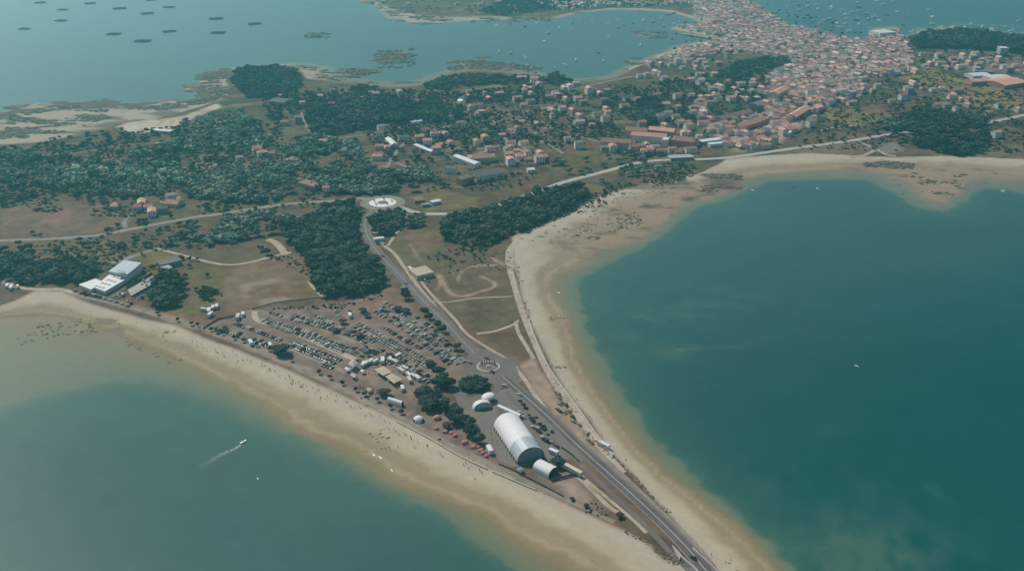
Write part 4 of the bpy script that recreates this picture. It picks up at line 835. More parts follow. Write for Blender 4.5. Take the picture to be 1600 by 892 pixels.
# coaches by the beach hut
bb = MB(); bb.prism([(-5.5, .4), (5.5, .4), (5.6, 1.6), (5.4, 3.1), (-5.5, 3.15)], -1.25, 1.25); BUS = bb.me('bus_body', ['car']); bg_ = MB(); bg_.box(-1.27, -5.0, 1.5, 1.27, 5.0, 2.5); BUSG = bg_.me('windows', ['window'])
for u, v, a, lb in ((643, 424, .62, 'white coach parked beside the brown-roofed hall, inland one'), (650, 432, .62, 'white coach parked beside the brown-roofed hall, seaward one')):
    o = add('coach', BUS, (*at(u, v), ZL), a, cat='coach', label=lb, color=(.75, .75, .73)); add('windows', BUSG, parent=o)
    for sx in (-1.15, 1.15):
        for sy in (-3.4, 3.6): add('wheel', WH, (sx, sy, 0), parent=o, scale=1.5)

# ------------------------------------------------------------------ houses
def house_meshes(wd, dp, ht, rh, roof='gable', hip=0.0, detail=True):
    wm = MB(); ov = .35
    wm.box(-wd / 2, -dp / 2, 0, wd / 2, dp / 2, ht)
    if roof == 'gable':
        for sx in (-1, 1): x = sx * wd / 2; wm.poly([(x, -dp / 2, ht), (x, dp / 2, ht), (x, 0, ht + rh)][::sx])
    if detail:
        nfl = max(1, int(ht / 2.7))
        for f in range(nfl):
            z = .9 + f * 2.8
            for sy in (-1, 1):
                k = max(2, int(wd / 3))
                for i in range(k):
                    x = -wd / 2 + wd * (i + .5) / k; y = sy * (dp / 2 + .02)
                    wm.poly([(x - .5 * sy, y, z), (x + .5 * sy, y, z), (x + .5 * sy, y, z + 1.3), (x - .5 * sy, y, z + 1.3)], 1)
            for sx in (-1, 1):
                for yy in (-dp / 4, dp / 4):
                    x = sx * (wd / 2 + .02); wm.poly([(x, yy - .5 * -sx, z), (x, yy + .5 * -sx, z), (x, yy + .5 * -sx, z + 1.3), (x, yy - .5 * -sx, z + 1.3)], 1)
    W = wm.me('wall', ['wall', 'window'])
    rm = MB(); a, b = wd / 2 + ov, dp / 2 + ov
    if roof == 'gable':
        h = hip * wd
        r1, r2 = (-a + h, 0, ht + rh + .05), (a - h, 0, ht + rh + .05); e = ht - ov * rh / b + .04
        c = [(-a, -b, e), (a, -b, e), (a, b, e), (-a, b, e)]
        rm.poly([c[0], c[1], r2, r1]); rm.poly([c[2], c[3], r1, r2])
        if h: rm.poly([c[1], c[2], r2]); rm.poly([c[3], c[0], r1])
        rm.poly([(x, y, z - .18) for x, y, z in c][::-1])
        for i in range(4): p, q = c[i], c[(i + 1) % 4]; rm.poly([(p[0], p[1], p[2] - .18), (q[0], q[1], q[2] - .18), q, p])
    else:
        rm.box(-a + .1, -b + .1, ht + .01, a - .1, b - .1, ht + .35)
    return W, rm
HM = []
for (wd, dp, ht, rh, rf, hip, nm) in [(10, 8, 5.6, 1.9, 'gable', 0, 'two-storey'), (12, 8, 5.6, 2.0, 'gable', .25, 'hipped two-storey'), (9, 7, 3.2, 1.7, 'gable', 0, 'low'), (11, 9, 8.2, 2.0, 'gable', 0, 'tall'), (8, 7, 5.8, 1.5, 'gable', .3, 'small hipped'), (14, 8, 5.6, 1.8, 'gable', 0, 'long'), (10, 9, 8.6, .5, 'flat', 0, 'flat-topped'), (9, 9, 5.6, .5, 'flat', 0, 'low flat-topped')]:
    W, rm = house_meshes(wd, dp, ht, rh, rf, hip)
    HM.append((W, {m: rm.me('roof', [m]) for m in ('tile', 'slate', 'white_metal')}, nm, ht, rh, wd, dp))
cmb = MB(); cmb.box(-.35, -.35, 0, .35, .35, 1.6); CHIM = cmb.me('chimney', ['concrete'])
WALLS = [('white', (.84, .78, .72), 10), ('cream', (.74, .60, .48), 4), ('grey stone', (.36, .31, .27), 1.5), ('pink', (.62, .42, .35), 3), ('pale grey', (.56, .53, .51), 2)]
def house(x, y, rz, k=None, wall=None, roof=None, s=1.0):
    k = k if k is not None else random.choices(range(8), [5, 4, 3, 3, 3, 2, 1.2, .8])[0]; wn, wc, _ = wall or random.choices(WALLS, [q[2] for q in WALLS])[0]
    W, RM, nm, ht, rh, wd, dp = HM[k]; roof = roof or random.choices(['tile', 'slate', 'white_metal'], [9.2, .6, .2] if k < 6 else [2, 5, 1])[0]
    rn = {'tile': 'terracotta', 'slate': 'grey', 'white_metal': 'pale'}[roof]
    o = add('house', W, (x, y, ZL), rz, cat='house', color=wc, scale=s); r = add('roof', RM[roof], parent=o)
    if k < 6 and y < 1500: add('chimney', CHIM, (wd * .22, dp * .18, ht + rh * .3), parent=r)
    return o, f'{nm} {wn} house with {rn} roof'
HP = []   # x, y, rz, importance
def hz_ang(u, v, du, dv): a = at(u, v); b = at(u + du, v + dv); return math.atan2(b[1] - a[1], b[0] - a[0])
def scatter_houses(poly, step, ang, p=1.0, jit=.22):
    for x, y in pts_in(P(*poly), step, jit):
        if random.random() < p: HP.append((x, y, ang + random.choice((0, 0, math.pi / 2)) + random.uniform(-.12, .12)))
random.seed(21)
scatter_houses(TOWN, 12.2, .5, .93)
scatter_houses((1205, 172, 1240, 160, 1300, 158, 1290, 190, 1240, 212, 1205, 205), 15, .5, .5)
scatter_houses((1042, 94, 1010, 92, 1000, 104, 1050, 104, 1100, 92, 1130, 84, 1100, 80, 1060, 82), 17, .4, .8)
scatter_houses((1060, 44, 1100, 42, 1130, 50, 1128, 57, 1085, 54, 1058, 49), 15, .6, .8)
scatter_houses((1010, 104, 1120, 90, 1120, 130, 1060, 140, 1010, 124), 30, .4, .7, .4)
scatter_houses((850, 170, 980, 150, 1090, 150, 1110, 200, 1000, 205, 860, 205), 30, .4, .5, .45)
scatter_houses((690, 150, 800, 140, 860, 165, 800, 190, 700, 180), 30, .4, .4, .45)
scatter_houses((590, 205, 700, 195, 860, 190, 920, 230, 700, 245, 600, 255), 36, .4, .38, .45)
scatter_houses((780, 222, 850, 228, 850, 262, 780, 262), 17, .3, .6, .4)
scatter_houses((400, 150, 540, 140, 640, 145, 640, 156, 420, 175), 46, .4, .4, .45)
scatter_houses((1100, 130, 1215, 130, 1200, 172, 1110, 200, 1080, 180), 19, .5, .75, .4)
scatter_houses((1040, 180, 1110, 190, 1120, 226, 1060, 222), 22, .4, .5, .4)
scatter_houses((1195, 205, 1300, 200, 1290, 218, 1200, 232), 20, .4, .4, .4)
scatter_houses((1400, 92, 1460, 84, 1600, 96, 1620, 122, 1500, 112, 1420, 116), 21, .2, .62, .4)
scatter_houses((1345, 130, 1440, 130, 1560, 160, 1600, 180, 1480, 180, 1350, 168), 34, .2, .42, .45)
scatter_houses((1130, 195, 1210, 190, 1250, 215, 1200, 234, 1150, 232, 1110, 222), 17, .6, .7, .3)
scatter_houses((1000, 205, 1080, 205, 1110, 225, 1060, 240, 1000, 226), 22, .2, .25, .3)
scatter_houses((800, 128, 880, 126, 960, 140, 900, 168, 830, 170, 800, 150), 24, .3, .5, .4)
scatter_houses((640, 170, 800, 152, 830, 170, 740, 190, 650, 196), 48, .3, .4, .45)
scatter_houses((860, 18, 960, 12, 1080, 8, 1080, -14, 860, -12), 19, .2, .75, .3)
scatter_houses((590, 8, 700, 16, 860, 10, 860, -16, 600, -14), 34, .2, .5, .4)
for u, v in [(1080, 152), (1096, 156), (1098, 163), (1084, 172), (1100, 178), (1122, 180), (1098, 196), (1110, 206), (1143, 162), (1152, 144), (1158, 143), (1150, 150), (1112, 143), (1058, 155), (1128, 160), (1116, 150), (975, 170), (1040, 170), (1090, 195), (925, 200), (905, 195), (870, 152), (835, 130), (815, 126), (830, 142), (880, 136), (900, 134), (1122, 102), (1104, 108), (1097, 120), (1136, 91), (1480, 94), (1522, 90), (1560, 96), (1515, 114), (1416, 142), (1470, 142), (1478, 169), (1512, 168), (1545, 100), (1490, 153), (1560, 168), (1556, 215), (1362, 145), (1316, 160), (1330, 164), (808, 238), (814, 250), (820, 240), (795, 246), (805, 256), (790, 256), (840, 252), (720, 246), (728, 242), (776, 240), (745, 226), (758, 222), (904, 232), (940, 225), (965, 224), (700, 262), (712, 268), (655, 222), (668, 228), (680, 214), (696, 214), (630, 220), (605, 236), (590, 250), (594, 234), (655, 150), (625, 148), (580, 148), (520, 170), (466, 192), (500, 152), (445, 196), (402, 240), (410, 244), (425, 242), (375, 252), (60, 245), (180, 325), (222, 322), (232, 326), (268, 316), (256, 332), (238, 336), (510, 300), (505, 226), (700, 188), (750, 182), (740, 170), (650, 160), (1000, 122), (950, 144), (1240, 150), (1265, 150), (1545, 180), (1590, 175)]:
    x, y = at(u, v); HP.append((x, y, random.choice((.3, .5, 1.9, .1))))
# keep clear of the special buildings, roads and water
SPECIAL = [((930, 205, 975, 205, 1085, 220, 1085, 238, 1060, 242, 1030, 245, 940, 236), 6), ((690, 245, 790, 236, 795, 278, 730, 300, 690, 282), 3), ((1115, 168, 1185, 158, 1195, 180, 1120, 198), 3), ((1228, 186, 1262, 160, 1275, 168, 1245, 205), 3), ((1495, 112, 1640, 120, 1640, 150, 1520, 140), 2), ((1500, 222, 1100, 220, 1080, 210), 0), ((1155, 200, 1205, 184, 1210, 205, 1170, 210), 2), ((1365, 42, 1410, 42, 1405, 62, 1370, 62), 0), ((640, 415, 680, 415, 680, 445, 640, 440), 0)]
SP = [P(*s[0]) for s in SPECIAL]
ok = []
for x, y, a in HP:
    if any(inside(np.array([x]), np.array([y]), s)[0] for s in SP): continue
    if not clear_of_roads(x, y): continue
    if sdist(np.array([x]), np.array([y]), RING_LAND)[0] < 5: continue
    if any((x - q[0]) ** 2 + (y - q[1]) ** 2 < 92 for q in ok[-400:]): continue
    ok.append((x, y, a))
for u, v in [(944, 236), (957, 237), (990, 238), (1015, 236), (1024, 238), (1033, 241), (1050, 238), (1060, 240), (1068, 236), (1079, 238), (1086, 226), (1092, 218), (1010, 228), (1024, 222), (985, 229), (1048, 222), (1062, 222), (1075, 224), (960, 228), (1000, 233)]: x, y = at(u, v); ok.append((x, y, random.choice((.1, 1.7, .2))))
ok.sort(key=lambda q: q[1]); print('HOUSES', len(ok))
hits = []
for x, y, a in ok[:290]:
    o, look = house(x, y, a); o['group'] = 'houses of the island town and its outskirts'; hits.append((o, look))
rank_labels(hits, [('small white roundabout grove', 600, 330), ('white-gabled slate barn', 745, 270), ('long terracotta estate', 1000, 225), ('dark grove in the fields', 1010, 180), ('long red-roofed block', 1150, 180), ('town park', 1180, 105), ('olive football ground', 1320, 185), ('wood in the highway bend', 1450, 190), ('white-roofed sheds', 1540, 130), ('forested headland', 1500, 60), ('north cove trees', 830, 125), ('red-roofed farm', 268, 320), ('sandy clearing', 330, 262), ('pointed white farm shed', 615, 235), ('pine point', 420, 125), ('highway junction', 1240, 232), ('orchard lanes', 720, 190), ('bay promontory', 1040, 110), ('terraced red row', 1245, 190), ('open olive field', 1480, 145), ('meadow chalet', 1555, 215)], '{look}, {rank} to the {anchor}')
# the remaining hundreds of town houses in one mass
Vs, Fs, Ts, Fm = [], [], [], []; nb = 0
ROOFC = [(.58, .315, .25), (.48, .255, .205), (.64, .41, .34), (.42, .27, .23), (.55, .36, .30), (.60, .35, .28), (.66, .50, .43)]
for x, y, a in ok[290:]:
    k = random.choices(range(8), [5, 4, 3, 3, 3, 2, 1.2, .8])[0]; W, RM, nm, ht, rh, wd, dp = HM[k]; wc = random.choices(WALLS, [q[2] for q in WALLS])[0][1]; rc = random.choice(ROOFC) if k < 6 else random.choice(((.4, .39, .37), (.2, .19, .18))); c_, s_ = math.cos(a), math.sin(a); f = random.uniform(.8, 1.15)
    for me_, cc in ((W, wc), (RM['tile'], rc)):
        cb = np.array([v.co[:] for v in me_.vertices]) * f; pal_ = np.tile(cc, (len(cb), 1))
        for p in me_.polygons:
            if me_ is W and p.material_index == 1: pal_[list(p.vertices)] = (.16, .15, .15)
        Vs.append(np.stack([cb[:, 0] * c_ - cb[:, 1] * s_ + x, cb[:, 0] * s_ + cb[:, 1] * c_ + y, cb[:, 2] + ZL], 1)); Fs += [tuple(i + nb for i in p.vertices) for p in me_.polygons]; Ts.append(pal_ * random.uniform(.85, 1.12)); nb += len(cb)
if Vs:
    me = mesh('town_houses', np.concatenate(Vs), Fs, ['town']); a_ = me.color_attributes.new('tint', 'FLOAT_COLOR', 'POINT'); a_.data.foreach_set('color', np.concatenate([np.concatenate(Ts), np.ones((nb, 1))], 1).astype(np.float32).ravel())
    add('town_houses', me, kind='stuff')

# special buildings: (corner px a, corner px b along the ridge, depth m, wall height, rise, roof, wall colour, name, label, category)
def bld(ua, va, ub, vb, dp, ht, rh, roof, wc, name, label, cat='building', hip=0, flat=False, chim=0, side=1):
    a, b = Vector(at(ua, va)), Vector(at(ub, vb)); d = b - a; wd = d.length; rz = math.atan2(d.y, d.x); n = Vector((-d.y, d.x)).normalized() * side; c = (a + b) / 2 + n * dp / 2
    W, rm = house_meshes(wd, dp, ht, rh, 'flat' if flat else 'gable', hip)
    e = bpy.data.objects.new(name, None); C.objects.link(e); e.location = (c.x, c.y, ZL + .01); e.rotation_euler = (0, 0, rz); e['label'] = label; e['category'] = cat
    o = add('wall', W, parent=e, color=wc); r = add('roof', rm.me('roof', [roof]), parent=e)
    for k in range(chim): add('chimney', CHIM, (wd * (.3 - .6 * k / max(1, chim - 1)), dp * .15, ht + rh * .5), parent=r)
    return e
WH_, CR_, BR_, GR_ = (.74, .72, .68), (.60, .52, .40), (.52, .26, .18), (.34, .33, .32)
for a in [
 (938, 232, 985, 235, 14, 9, 3, 'tile', CR_, 'apartment_block', 'terracotta apartment terrace at the seaward end of the estate', 'apartments', 0, False, 2),
 (985, 222, 1040, 226, 16, 9, 3, 'tile', WH_, 'apartment_block', 'long terracotta-roofed block with pale gable in the estate middle', 'apartments', 0, False, 3),
 (976, 214, 1010, 216, 14, 9, 3, 'tile', CR_, 'apartment_block', 'inland terracotta block beside the dark grove', 'apartments', 0, False, 2),
 (1012, 212, 1052, 216, 14, 8, 3, 'tile', BR_, 'apartment_block', 'dark terracotta block at the back of the estate', 'apartments', 0, False, 2),
 (1046, 228, 1084, 232, 20, 8, 3, 'tile', BR_, 'apartment_block', 'reddest terracotta block at the highway end of the estate', 'apartments', .2, False, 3),
 (1034, 230, 1042, 231, 12, 10, 1, 'white_metal', WH_, 'corner_house', 'bright white gabled house amid the terracotta estate', 'house'),
 (1001, 243, 1009, 243, 9, 6, 2, 'tile', WH_, 'corner_house', 'small grey-white house on the wood edge below the estate', 'house'),
 (1012, 241, 1021, 242, 9, 6, 2, 'tile', WH_, 'corner_house', 'small bright white house below the long pale-gabled block', 'house'),
 (938, 228, 950, 229, 10, 7, 2, 'tile', CR_, 'corner_house', 'cream house with terracotta roof at the estate wood edge', 'house', 0, False, 1),
 (1128, 196, 1176, 184, 14, 8, 3.2, 'tile', GR_, 'long_block', 'long red-roofed block with rows of windows beside the lane', 'building', 0, False, 3),
 (1184, 172, 1216, 163, 16, 6, 2.5, 'slate', GR_, 'long_block', 'grey school block between the red block and the old town', 'school', 0, False, 0),
 (1214, 160, 1232, 150, 14, 12, 3, 'tile', CR_, 'church', 'tall cream church hall with terracotta roof on the town slope', 'church'),
 (1243, 190, 1266, 176, 14, 6, 3, 'tile', BR_, 'terraced_row', 'steep red roof over the terraced row above the olive field', 'terrace', 0, False, 2),
 (1166, 204, 1200, 192, 16, 6, 3, 'tile', BR_, 'terraced_row', 'bright red-roofed hall on the lane into town', 'hall', 0, False, 1),
 (1096, 227, 1136, 222, 10, 4, 1, 'white_metal', GR_, 'low_shed', 'long pale low shed by the highway', 'shed', 0, True),
 (1110, 231, 1150, 227, 8, 4, .5, 'white_metal', WH_, 'low_shed', 'narrow white-roofed shed next to the highway junction', 'shed', 0, True),
 (1048, 252, 1084, 250, 12, 3.5, .5, 'concrete', (.30, .42, .38), 'low_shed', 'pale green flat-roofed depot straddling the highway verge', 'depot', 0, True),
 (1520, 124, 1548, 122, 22, 5, 1.5, 'white_metal', WH_, 'warehouse', 'smaller bright white warehouse roof in the industrial row', 'warehouse'),
 (1548, 128, 1580, 126, 26, 5, 1.5, 'white_metal', WH_, 'warehouse', 'larger bright white warehouse roof in the industrial row', 'warehouse'),
 (1570, 140, 1606, 134, 44, 6, 3, 'tile', BR_, 'warehouse', 'broad terracotta warehouse at the edge of the industrial row', 'warehouse'),
 (1518, 134, 1546, 133, 22, 6, 2.5, 'tile', BR_, 'warehouse', 'red brick warehouse in front of the white roofs', 'warehouse'),
 (1524, 116, 1552, 118, 18, 5, 1, 'slate', (.1, .17, .17), 'warehouse', 'dark green warehouse behind the white roofs', 'warehouse', 0, True),
 (1375, 58, 1400, 56, 34, 7, .5, 'white_metal', WH_, 'port_building', 'pale port building standing on the harbour quay', 'port building', 0, True),
 (1562, 88, 1574, 88, 16, 14, 1, 'white_metal', (.42, .46, .47), 'tower_block', 'square pale grey tower block below the headland wood', 'tower block', 0, True),
 (735, 256, 774, 253, 16, 6, 3, 'tile', CR_, 'farm_hall', 'low broad hall with bright orange-red roof in the village', 'hall', .2),
 (745, 286, 787, 278, 15, 7, 3.5, 'slate', WH_, 'barn', 'slate-roofed barn with tall white gable and long grey roof', 'barn', 0, False, 0),
 (722, 291, 741, 285, 9, 7.5, 1.6, 'slate', (.55, .27, .18), 'orange_house', 'orange brick two-storey house with grey roof in the village', 'house', .2, False, 1),
 (708, 250, 742, 263, 9, 5, 1.2, 'white_metal', WH_, 'long_shed', 'long white shed roof beside the orange-red hall', 'shed', 0, False, 0),
 (695, 271, 713, 272, 9, 6, 2.4, 'slate', WH_, 'white_house', 'white double-gabled house at the wood edge of the village', 'house', 0, False, 1),
 (848, 254, 858, 252, 9, 6, 2.4, 'tile', (.5, .2, .16), 'red_house', 'red-roofed red house at the highway side of the village', 'house', 0, False, 1),
 (825, 271, 836, 270, 8, 4, 1, 'white_metal', WH_, 'white_shed', 'curved bright white shed below the red house', 'shed'),
 (647, 231, 673, 242, 6, 4, .8, 'white_metal', WH_, 'long_shed', 'thin long white shed roof beside the forked lane', 'shed'),
 (602, 222, 612, 232, 8, 5, 1.5, 'white_metal', WH_, 'farm_shed', 'pointed white farm shed roof next to the lane', 'shed'),
 (584, 247, 600, 245, 9, 4, 2, 'tile', CR_, 'farmhouse', 'ruddy L-shaped farmhouse with terracotta roof in a brown yard', 'farmhouse', 0, False, 1),
 (466, 290, 492, 297, 13, 4, 2.2, 'tile', CR_, 'cottage', 'low red-roofed cottage in the wood', 'cottage', .25, False, 1),
 (253, 323, 278, 325, 14, 4, 2.4, 'tile', CR_, 'farmhouse', 'low farmhouse with wide red roof beside the western road', 'farmhouse', .2, False, 1),
 (208, 330, 222, 329, 10, 4, 2, 'tile', CR_, 'bungalow', 'small terracotta-roofed bungalow by the bend of the side lane', 'bungalow', .2, False, 1),
 (172, 328, 184, 328, 9, 4, 2, 'tile', CR_, 'bungalow', 'lone terracotta bungalow at the edge of the brown field', 'bungalow', .2, False, 0),
 (420, 163, 444, 166, 22, 5, 1.5, 'slate', GR_, 'warehouse', 'grey warehouse with white end wall near the pine point', 'warehouse', 0, False),
 (236, 208, 266, 210, 8, 3.5, .5, 'white_metal', WH_, 'low_shed', 'white flat shed on the sandy clearing by the shore', 'shed', 0, True),
 (652, 438, 678, 432, 17, 4, 1, 'beige', CR_, 'beach_hall', 'square brown-roofed hall beside the coaches', 'hall', 0, True),
 (585, 378, 600, 376, 4, 2.5, .6, 'white_metal', WH_, 'kiosk', 'small white kiosk in front of the grove at the roundabout', 'kiosk', 0, True),
 (252, 421, 285, 413, 12, 4, .5, 'slate', GR_, 'low_building', 'dark grey low building inland of the ball court', 'building', 0, True),
 (256, 428, 270, 424, 8, 3.5, .5, 'grey_metal', GR_, 'low_building', 'small grey outbuilding in front of the dark grey low building', 'building', 0, True),
 (642, 347, 644, 345, 3, 3, .5, 'white_metal', WH_, 'kiosk', 'tiny white bus shelter on the footpath bend', 'shelter', 0, True),
 (648, 318, 662, 317, 12, 3, 1.4, 'tile', (.3, .26, .18), 'ruin', 'low olive-coloured hut by the sandy curve beyond the roundabout', 'hut'),
 (676, 321, 690, 318, 6, 3, .6, 'white_metal', WH_, 'low_shed', 'small white-roofed shed in the meadow by the roundabout', 'shed', 0, True),
 (660, 324, 672, 323, 4, 2.6, .5, 'grey_metal', GR_, 'low_shed', 'thin grey shed nearest the coast road roundabout exit', 'shed', 0, True)]: bld(*a)
# white warehouse ruins / rows near the forest
for k, (u, v) in enumerate([(642, 196), (648, 195), (654, 194), (660, 193), (666, 192), (672, 191)]):
    pass
rowh = []
for u, v in [(643, 195), (650, 194), (657, 193), (664, 192), (671, 191)]:
    o, look = house(*at(u, v), .3, 4, WALLS[0], 'white_metal', .7); o['group'] = 'white chalets in a row below the forest'; rowh.append((o, 'small white chalet'))
rank_labels(rowh, [('dense forest', 560, 195)], '{look} in the row below the woods, {rank} to the {anchor}')

# sports hall: tall monopitch hall, low wing with roof lights, flat seaward wing
def slab(name, quad, z0, z1, m, parent=None, z1b=None, **kw):
    q = [at(u, v) for u, v in quad]; zt = [z1, z1, z1b or z1, z1b or z1]; v = [(x, y, z0) for x, y in q] + [(x, y, z) for (x, y), z in zip(q, zt)]
    return add(name, mesh(name, v, [(0, 1, 2, 3)[::-1], (4, 5, 6, 7)] + [(i, (i + 1) % 4, 4 + (i + 1) % 4, 4 + i) for i in range(4)], m if isinstance(m, list) else [m]), parent=parent, **kw)
sh_ = bpy.data.objects.new('sports_hall', None); C.objects.link(sh_); sh_['label'] = 'large white sports hall with stepped roofs above the western beach'; sh_['category'] = 'sports hall'
slab('hall', [(172, 434), (199, 440), (223, 424), (196, 420)], ZL, ZL + 6, 'white_metal', sh_)
slab('roof', [(171, 434.5), (199.5, 440.6), (223.6, 424), (196, 419.6)], ZL + 6.02, ZL + 6.6, 'canvas_grey', sh_, z1b=ZL + 8.4)
slab('low_wing', [(148, 455), (165, 461), (199, 441.3), (172, 434.6)], ZL, ZL + 3.4, 'white_metal', sh_)
lwr = slab('low_wing_roof', [(147.5, 455.2), (165, 461.6), (199, 441.8), (172, 434.9)], ZL + 3.42, ZL + 3.9, 'white', sh_)
slab('flat_wing', [(124, 450), (143, 458), (164, 446), (150, 441)], ZL, ZL + 3.5, 'white', sh_)
for s in range(4):
    for t_ in range(3):
        u = 152 + s * 9.2 + t_ * 5.2; v = 453.5 - s * 4.9 + t_ * 1.5
        x, y = at(u, v); b_ = MB(); b_.box(-1.4, -.8, 0, 1.4, .8, .3); add('skylight', b_.me('skylight', ['grey_metal']), (x, y, ZL + 3.91), .6, parent=lwr)
slab('side_gallery', [(185, 441), (199, 441), (199, 438), (188, 436)], ZL + 8.5, ZL + 8.8, 'grey_metal', sh_)
sheet('ball_court', (199, 452, 206, 464, 248, 440, 238, 430), 'concrete', ZL + .045)
# ------------------------------------------------------------------ the big marquee and its neighbours
def vault(name, pl, pr, plb, rise, m_main, m_end, label, cat='marquee', front=.0, bays=8, leg=1.5, m_front=None):
    """pl,pr: front left/right ground px; plb: rear-left ground px"""
    a, b, c = Vector(at(*pl)), Vector(at(*pr)), Vector(at(*plb)); ax = b - a; wd = ax.length; ax.normalize(); d0 = Vector((-ax.y, ax.x)); Lg = abs((c - a).dot(d0))
    e = bpy.data.objects.new(name, None); C.objects.link(e); mid = (a + b) / 2; e.location = (mid.x, mid.y, ZL + .05); e.rotation_euler = (0, 0, math.atan2(ax.y, ax.x)); e['label'] = label; e['category'] = cat
    N = 14; prof = [(-wd / 2, 0), (-wd / 2, leg)] + [(-wd / 2 * math.cos(math.pi * k / N), leg + rise * math.sin(math.pi * k / N)) for k in range(1, N)] + [(wd / 2, leg), (wd / 2, 0)]
    def shell(y0, y1, nb_, m, nm, scallop=0):
        vs, fs = [], []; n = len(prof)
        for j in range(nb_ + 1):
            y = y0 + (y1 - y0) * j / nb_; s = 1.0
            for x, z in prof: vs.append((x * s, y, z))
        for j in range(nb_):
            for i in range(n - 1): fs.append((j * n + i, (j + 1) * n + i, (j + 1) * n + i + 1, j * n + i + 1))
        me = mesh(nm, vs, fs, [m]); o = add(nm, me, parent=e); sol = o.modifiers.new('thick', 'SOLIDIFY'); sol.thickness = .12; sol.offset = -1; return o
    yf = Lg * front
    if front: shell(0, yf, 3, m_front, 'front_bay')
    shell(yf, Lg, bays, m_main, 'canvas_vault')
    # ribs
    mb = MB(); K = bays + 3
    for j in (0, K):
        y = Lg * j / K
        for i in range(len(prof) - 1): mb.tube((prof[i][0] * 1.006, y, prof[i][1] * 1.01), (prof[i + 1][0] * 1.006, y, prof[i + 1][1] * 1.01), .13, .13, 4)
    add('frame_ribs', mb.me('frame_ribs', ['white_metal' if m_main == 'white' else 'beige']), parent=e)
    g = MB(); g.poly([(x * .99, .9 if front else .25, z * .99) for x, z in prof]); add('gable_panel', g.me('gable_panel', [m_end]), parent=e)
    g = MB(); g.poly([(x * .99, Lg - .2, z * .99) for x, z in prof][::-1]); add('rear_panel', g.me('rear_panel', ['canvas_grey']), parent=e)
    return e, wd, Lg
be, bw, bl_ = vault('large_marquee', (808, 725), (851, 716), (764, 671), 8.6, 'white', 'canvas_dark', 'huge white barrel-vaulted marquee with glassy grey front bay on the plaza', front=.30, m_front='canvas_grey')
print('MARQUEE', bw, bl_)
for j in range(12): b = MB(); b.box(-bw / 2 - .45, bl_ * (j + .3) / 12, 0, -bw / 2 - .1, bl_ * (j + .3) / 12 + 1.1, 1.9); add('side_buttress', b.me('side_buttress', ['dark']), parent=be)
vault('small_marquee', (857, 748), (872, 738), (838, 732), 3.0, 'white', 'dark', 'small white marquee between huge marquee and round dark tree', bays=4, leg=2.4)
vault('stage_canopy', (741, 641), (768, 636), (741, 636), 4.2, 'white', 'canvas_grey', 'curved white stage shell at the head of the plaza', cat='canopy', bays=3, leg=.8)
vault('beach_marquee', (627, 636), (631, 633), (608, 627), 2.0, 'white', 'dark', 'long white tunnel marquee beside the promenade', bays=5, leg=1.6)
vault('walkway_canopy', (811, 655), (815, 652.5), (790, 632), 1.0, 'white', 'canvas_grey', 'thin white covered walkway next to the huge marquee', cat='canopy', bays=6, leg=2.2)
def dome(name, u, v, r, h, m, label, cat, legs=0, sy=1, door=True):
    x, y = at(u, v); mb = MB(); z0 = 0 if not legs else legs
    mb.lathe([(r, z0), (r * .98, z0 + h * .3), (r * .82, z0 + h * .65), (r * .5, z0 + h * .9), (r * .08, z0 + h)], 14, mi=0, sy=sy)
    o = add(name, mb.me(name, [m]), (x, y, ZL + .05), random.uniform(0, 6), label=label, cat=cat)
    if door:
        b = MB()
        for k in range(3): a = k * 2.09; b.box(-r * .25, -r * 1.0, .1, r * .25, -r * .8, h * .5, rz=a)
        add('doorway', b.me('doorway', ['dark']), parent=o)
    if legs:
        b = MB()
        for k in range(6): a = k * 1.047; b.tube((math.cos(a) * r * .95, math.sin(a) * r * .95 * sy, 0), (math.cos(a) * r * .95, math.sin(a) * r * .95 * sy, z0 + .1), .1, .1, 4)
        add('leg', b.me('leg', ['white_metal']), parent=o)
    return o
dome('oval_canopy', 763, 626, 5.4, 2.2, 'white', 'oval white canopy behind the curved stage shell', 'canopy', legs=3, sy=.75, door=False)
dome('bounce_dome', 654, 657, 3.6, 3.4, 'white', 'round white dome tent with dark openings by the promenade', 'tent')
reds = [(683, 654, 2.7), (682, 670, 1.6), (696, 675, 1.9), (706, 677, 1.8), (711, 681, 1.8), (726, 692, 2.2), (740, 699, 1.8), (745, 696, 1.7), (748, 699, 1.6), (752, 704, 1.8), (755, 708, 1.7), (686, 686, 1.2), (760, 713, 1.5)]
rd = [(dome('festival_tent', u, v, r, r * .95, 'red', '', 'tent'), 'big red dome tent' if r > 2.5 else 'red dome tent') for u, v, r in reds]
for o, _ in rd: o['group'] = 'red dome tents beside the plaza'
rank_labels(rd, [('round white dome tent', 654, 657), ('huge marquee', 800, 700)], '{look} on the reddish ground, {rank} to the {anchor}')
def canopy(pts, h, m, label, name='shade_canopy', peak=.6):
    q = [at(u, v) for u, v in pts]; cx = sum(p[0] for p in q) / 4; cy = sum(p[1] for p in q) / 4
    v = [(x - cx, y - cy, h) for x, y in q] + [(0, 0, h + peak)]; mb = MB()
    for i in range(4): mb.poly([v[i], v[(i + 1) % 4], v[4]])
    mb.poly([(x, y, z - .12) for x, y, z in v[:4]][::-1])
    for i in range(4): a, b = v[i], v[(i + 1) % 4]; mb.poly([(a[0], a[1], h - .12), (b[0], b[1], h - .12), b, a])
    o = add(name, mb.me(name, [m]), (cx, cy, ZL), label=label, cat='canopy')
    for i in range(4): b = MB(); b.tube((v[i][0] * .96, v[i][1] * .96, 0), (v[i][0] * .96, v[i][1] * .96, h - .1), .1, .1, 5); add('post', b.me('post', ['wood']), parent=o)
canopy([(585, 583), (599, 593), (613, 587), (600, 578)], 3.2, 'beige', 'large flat beige shade canopy, inland one of the pair')
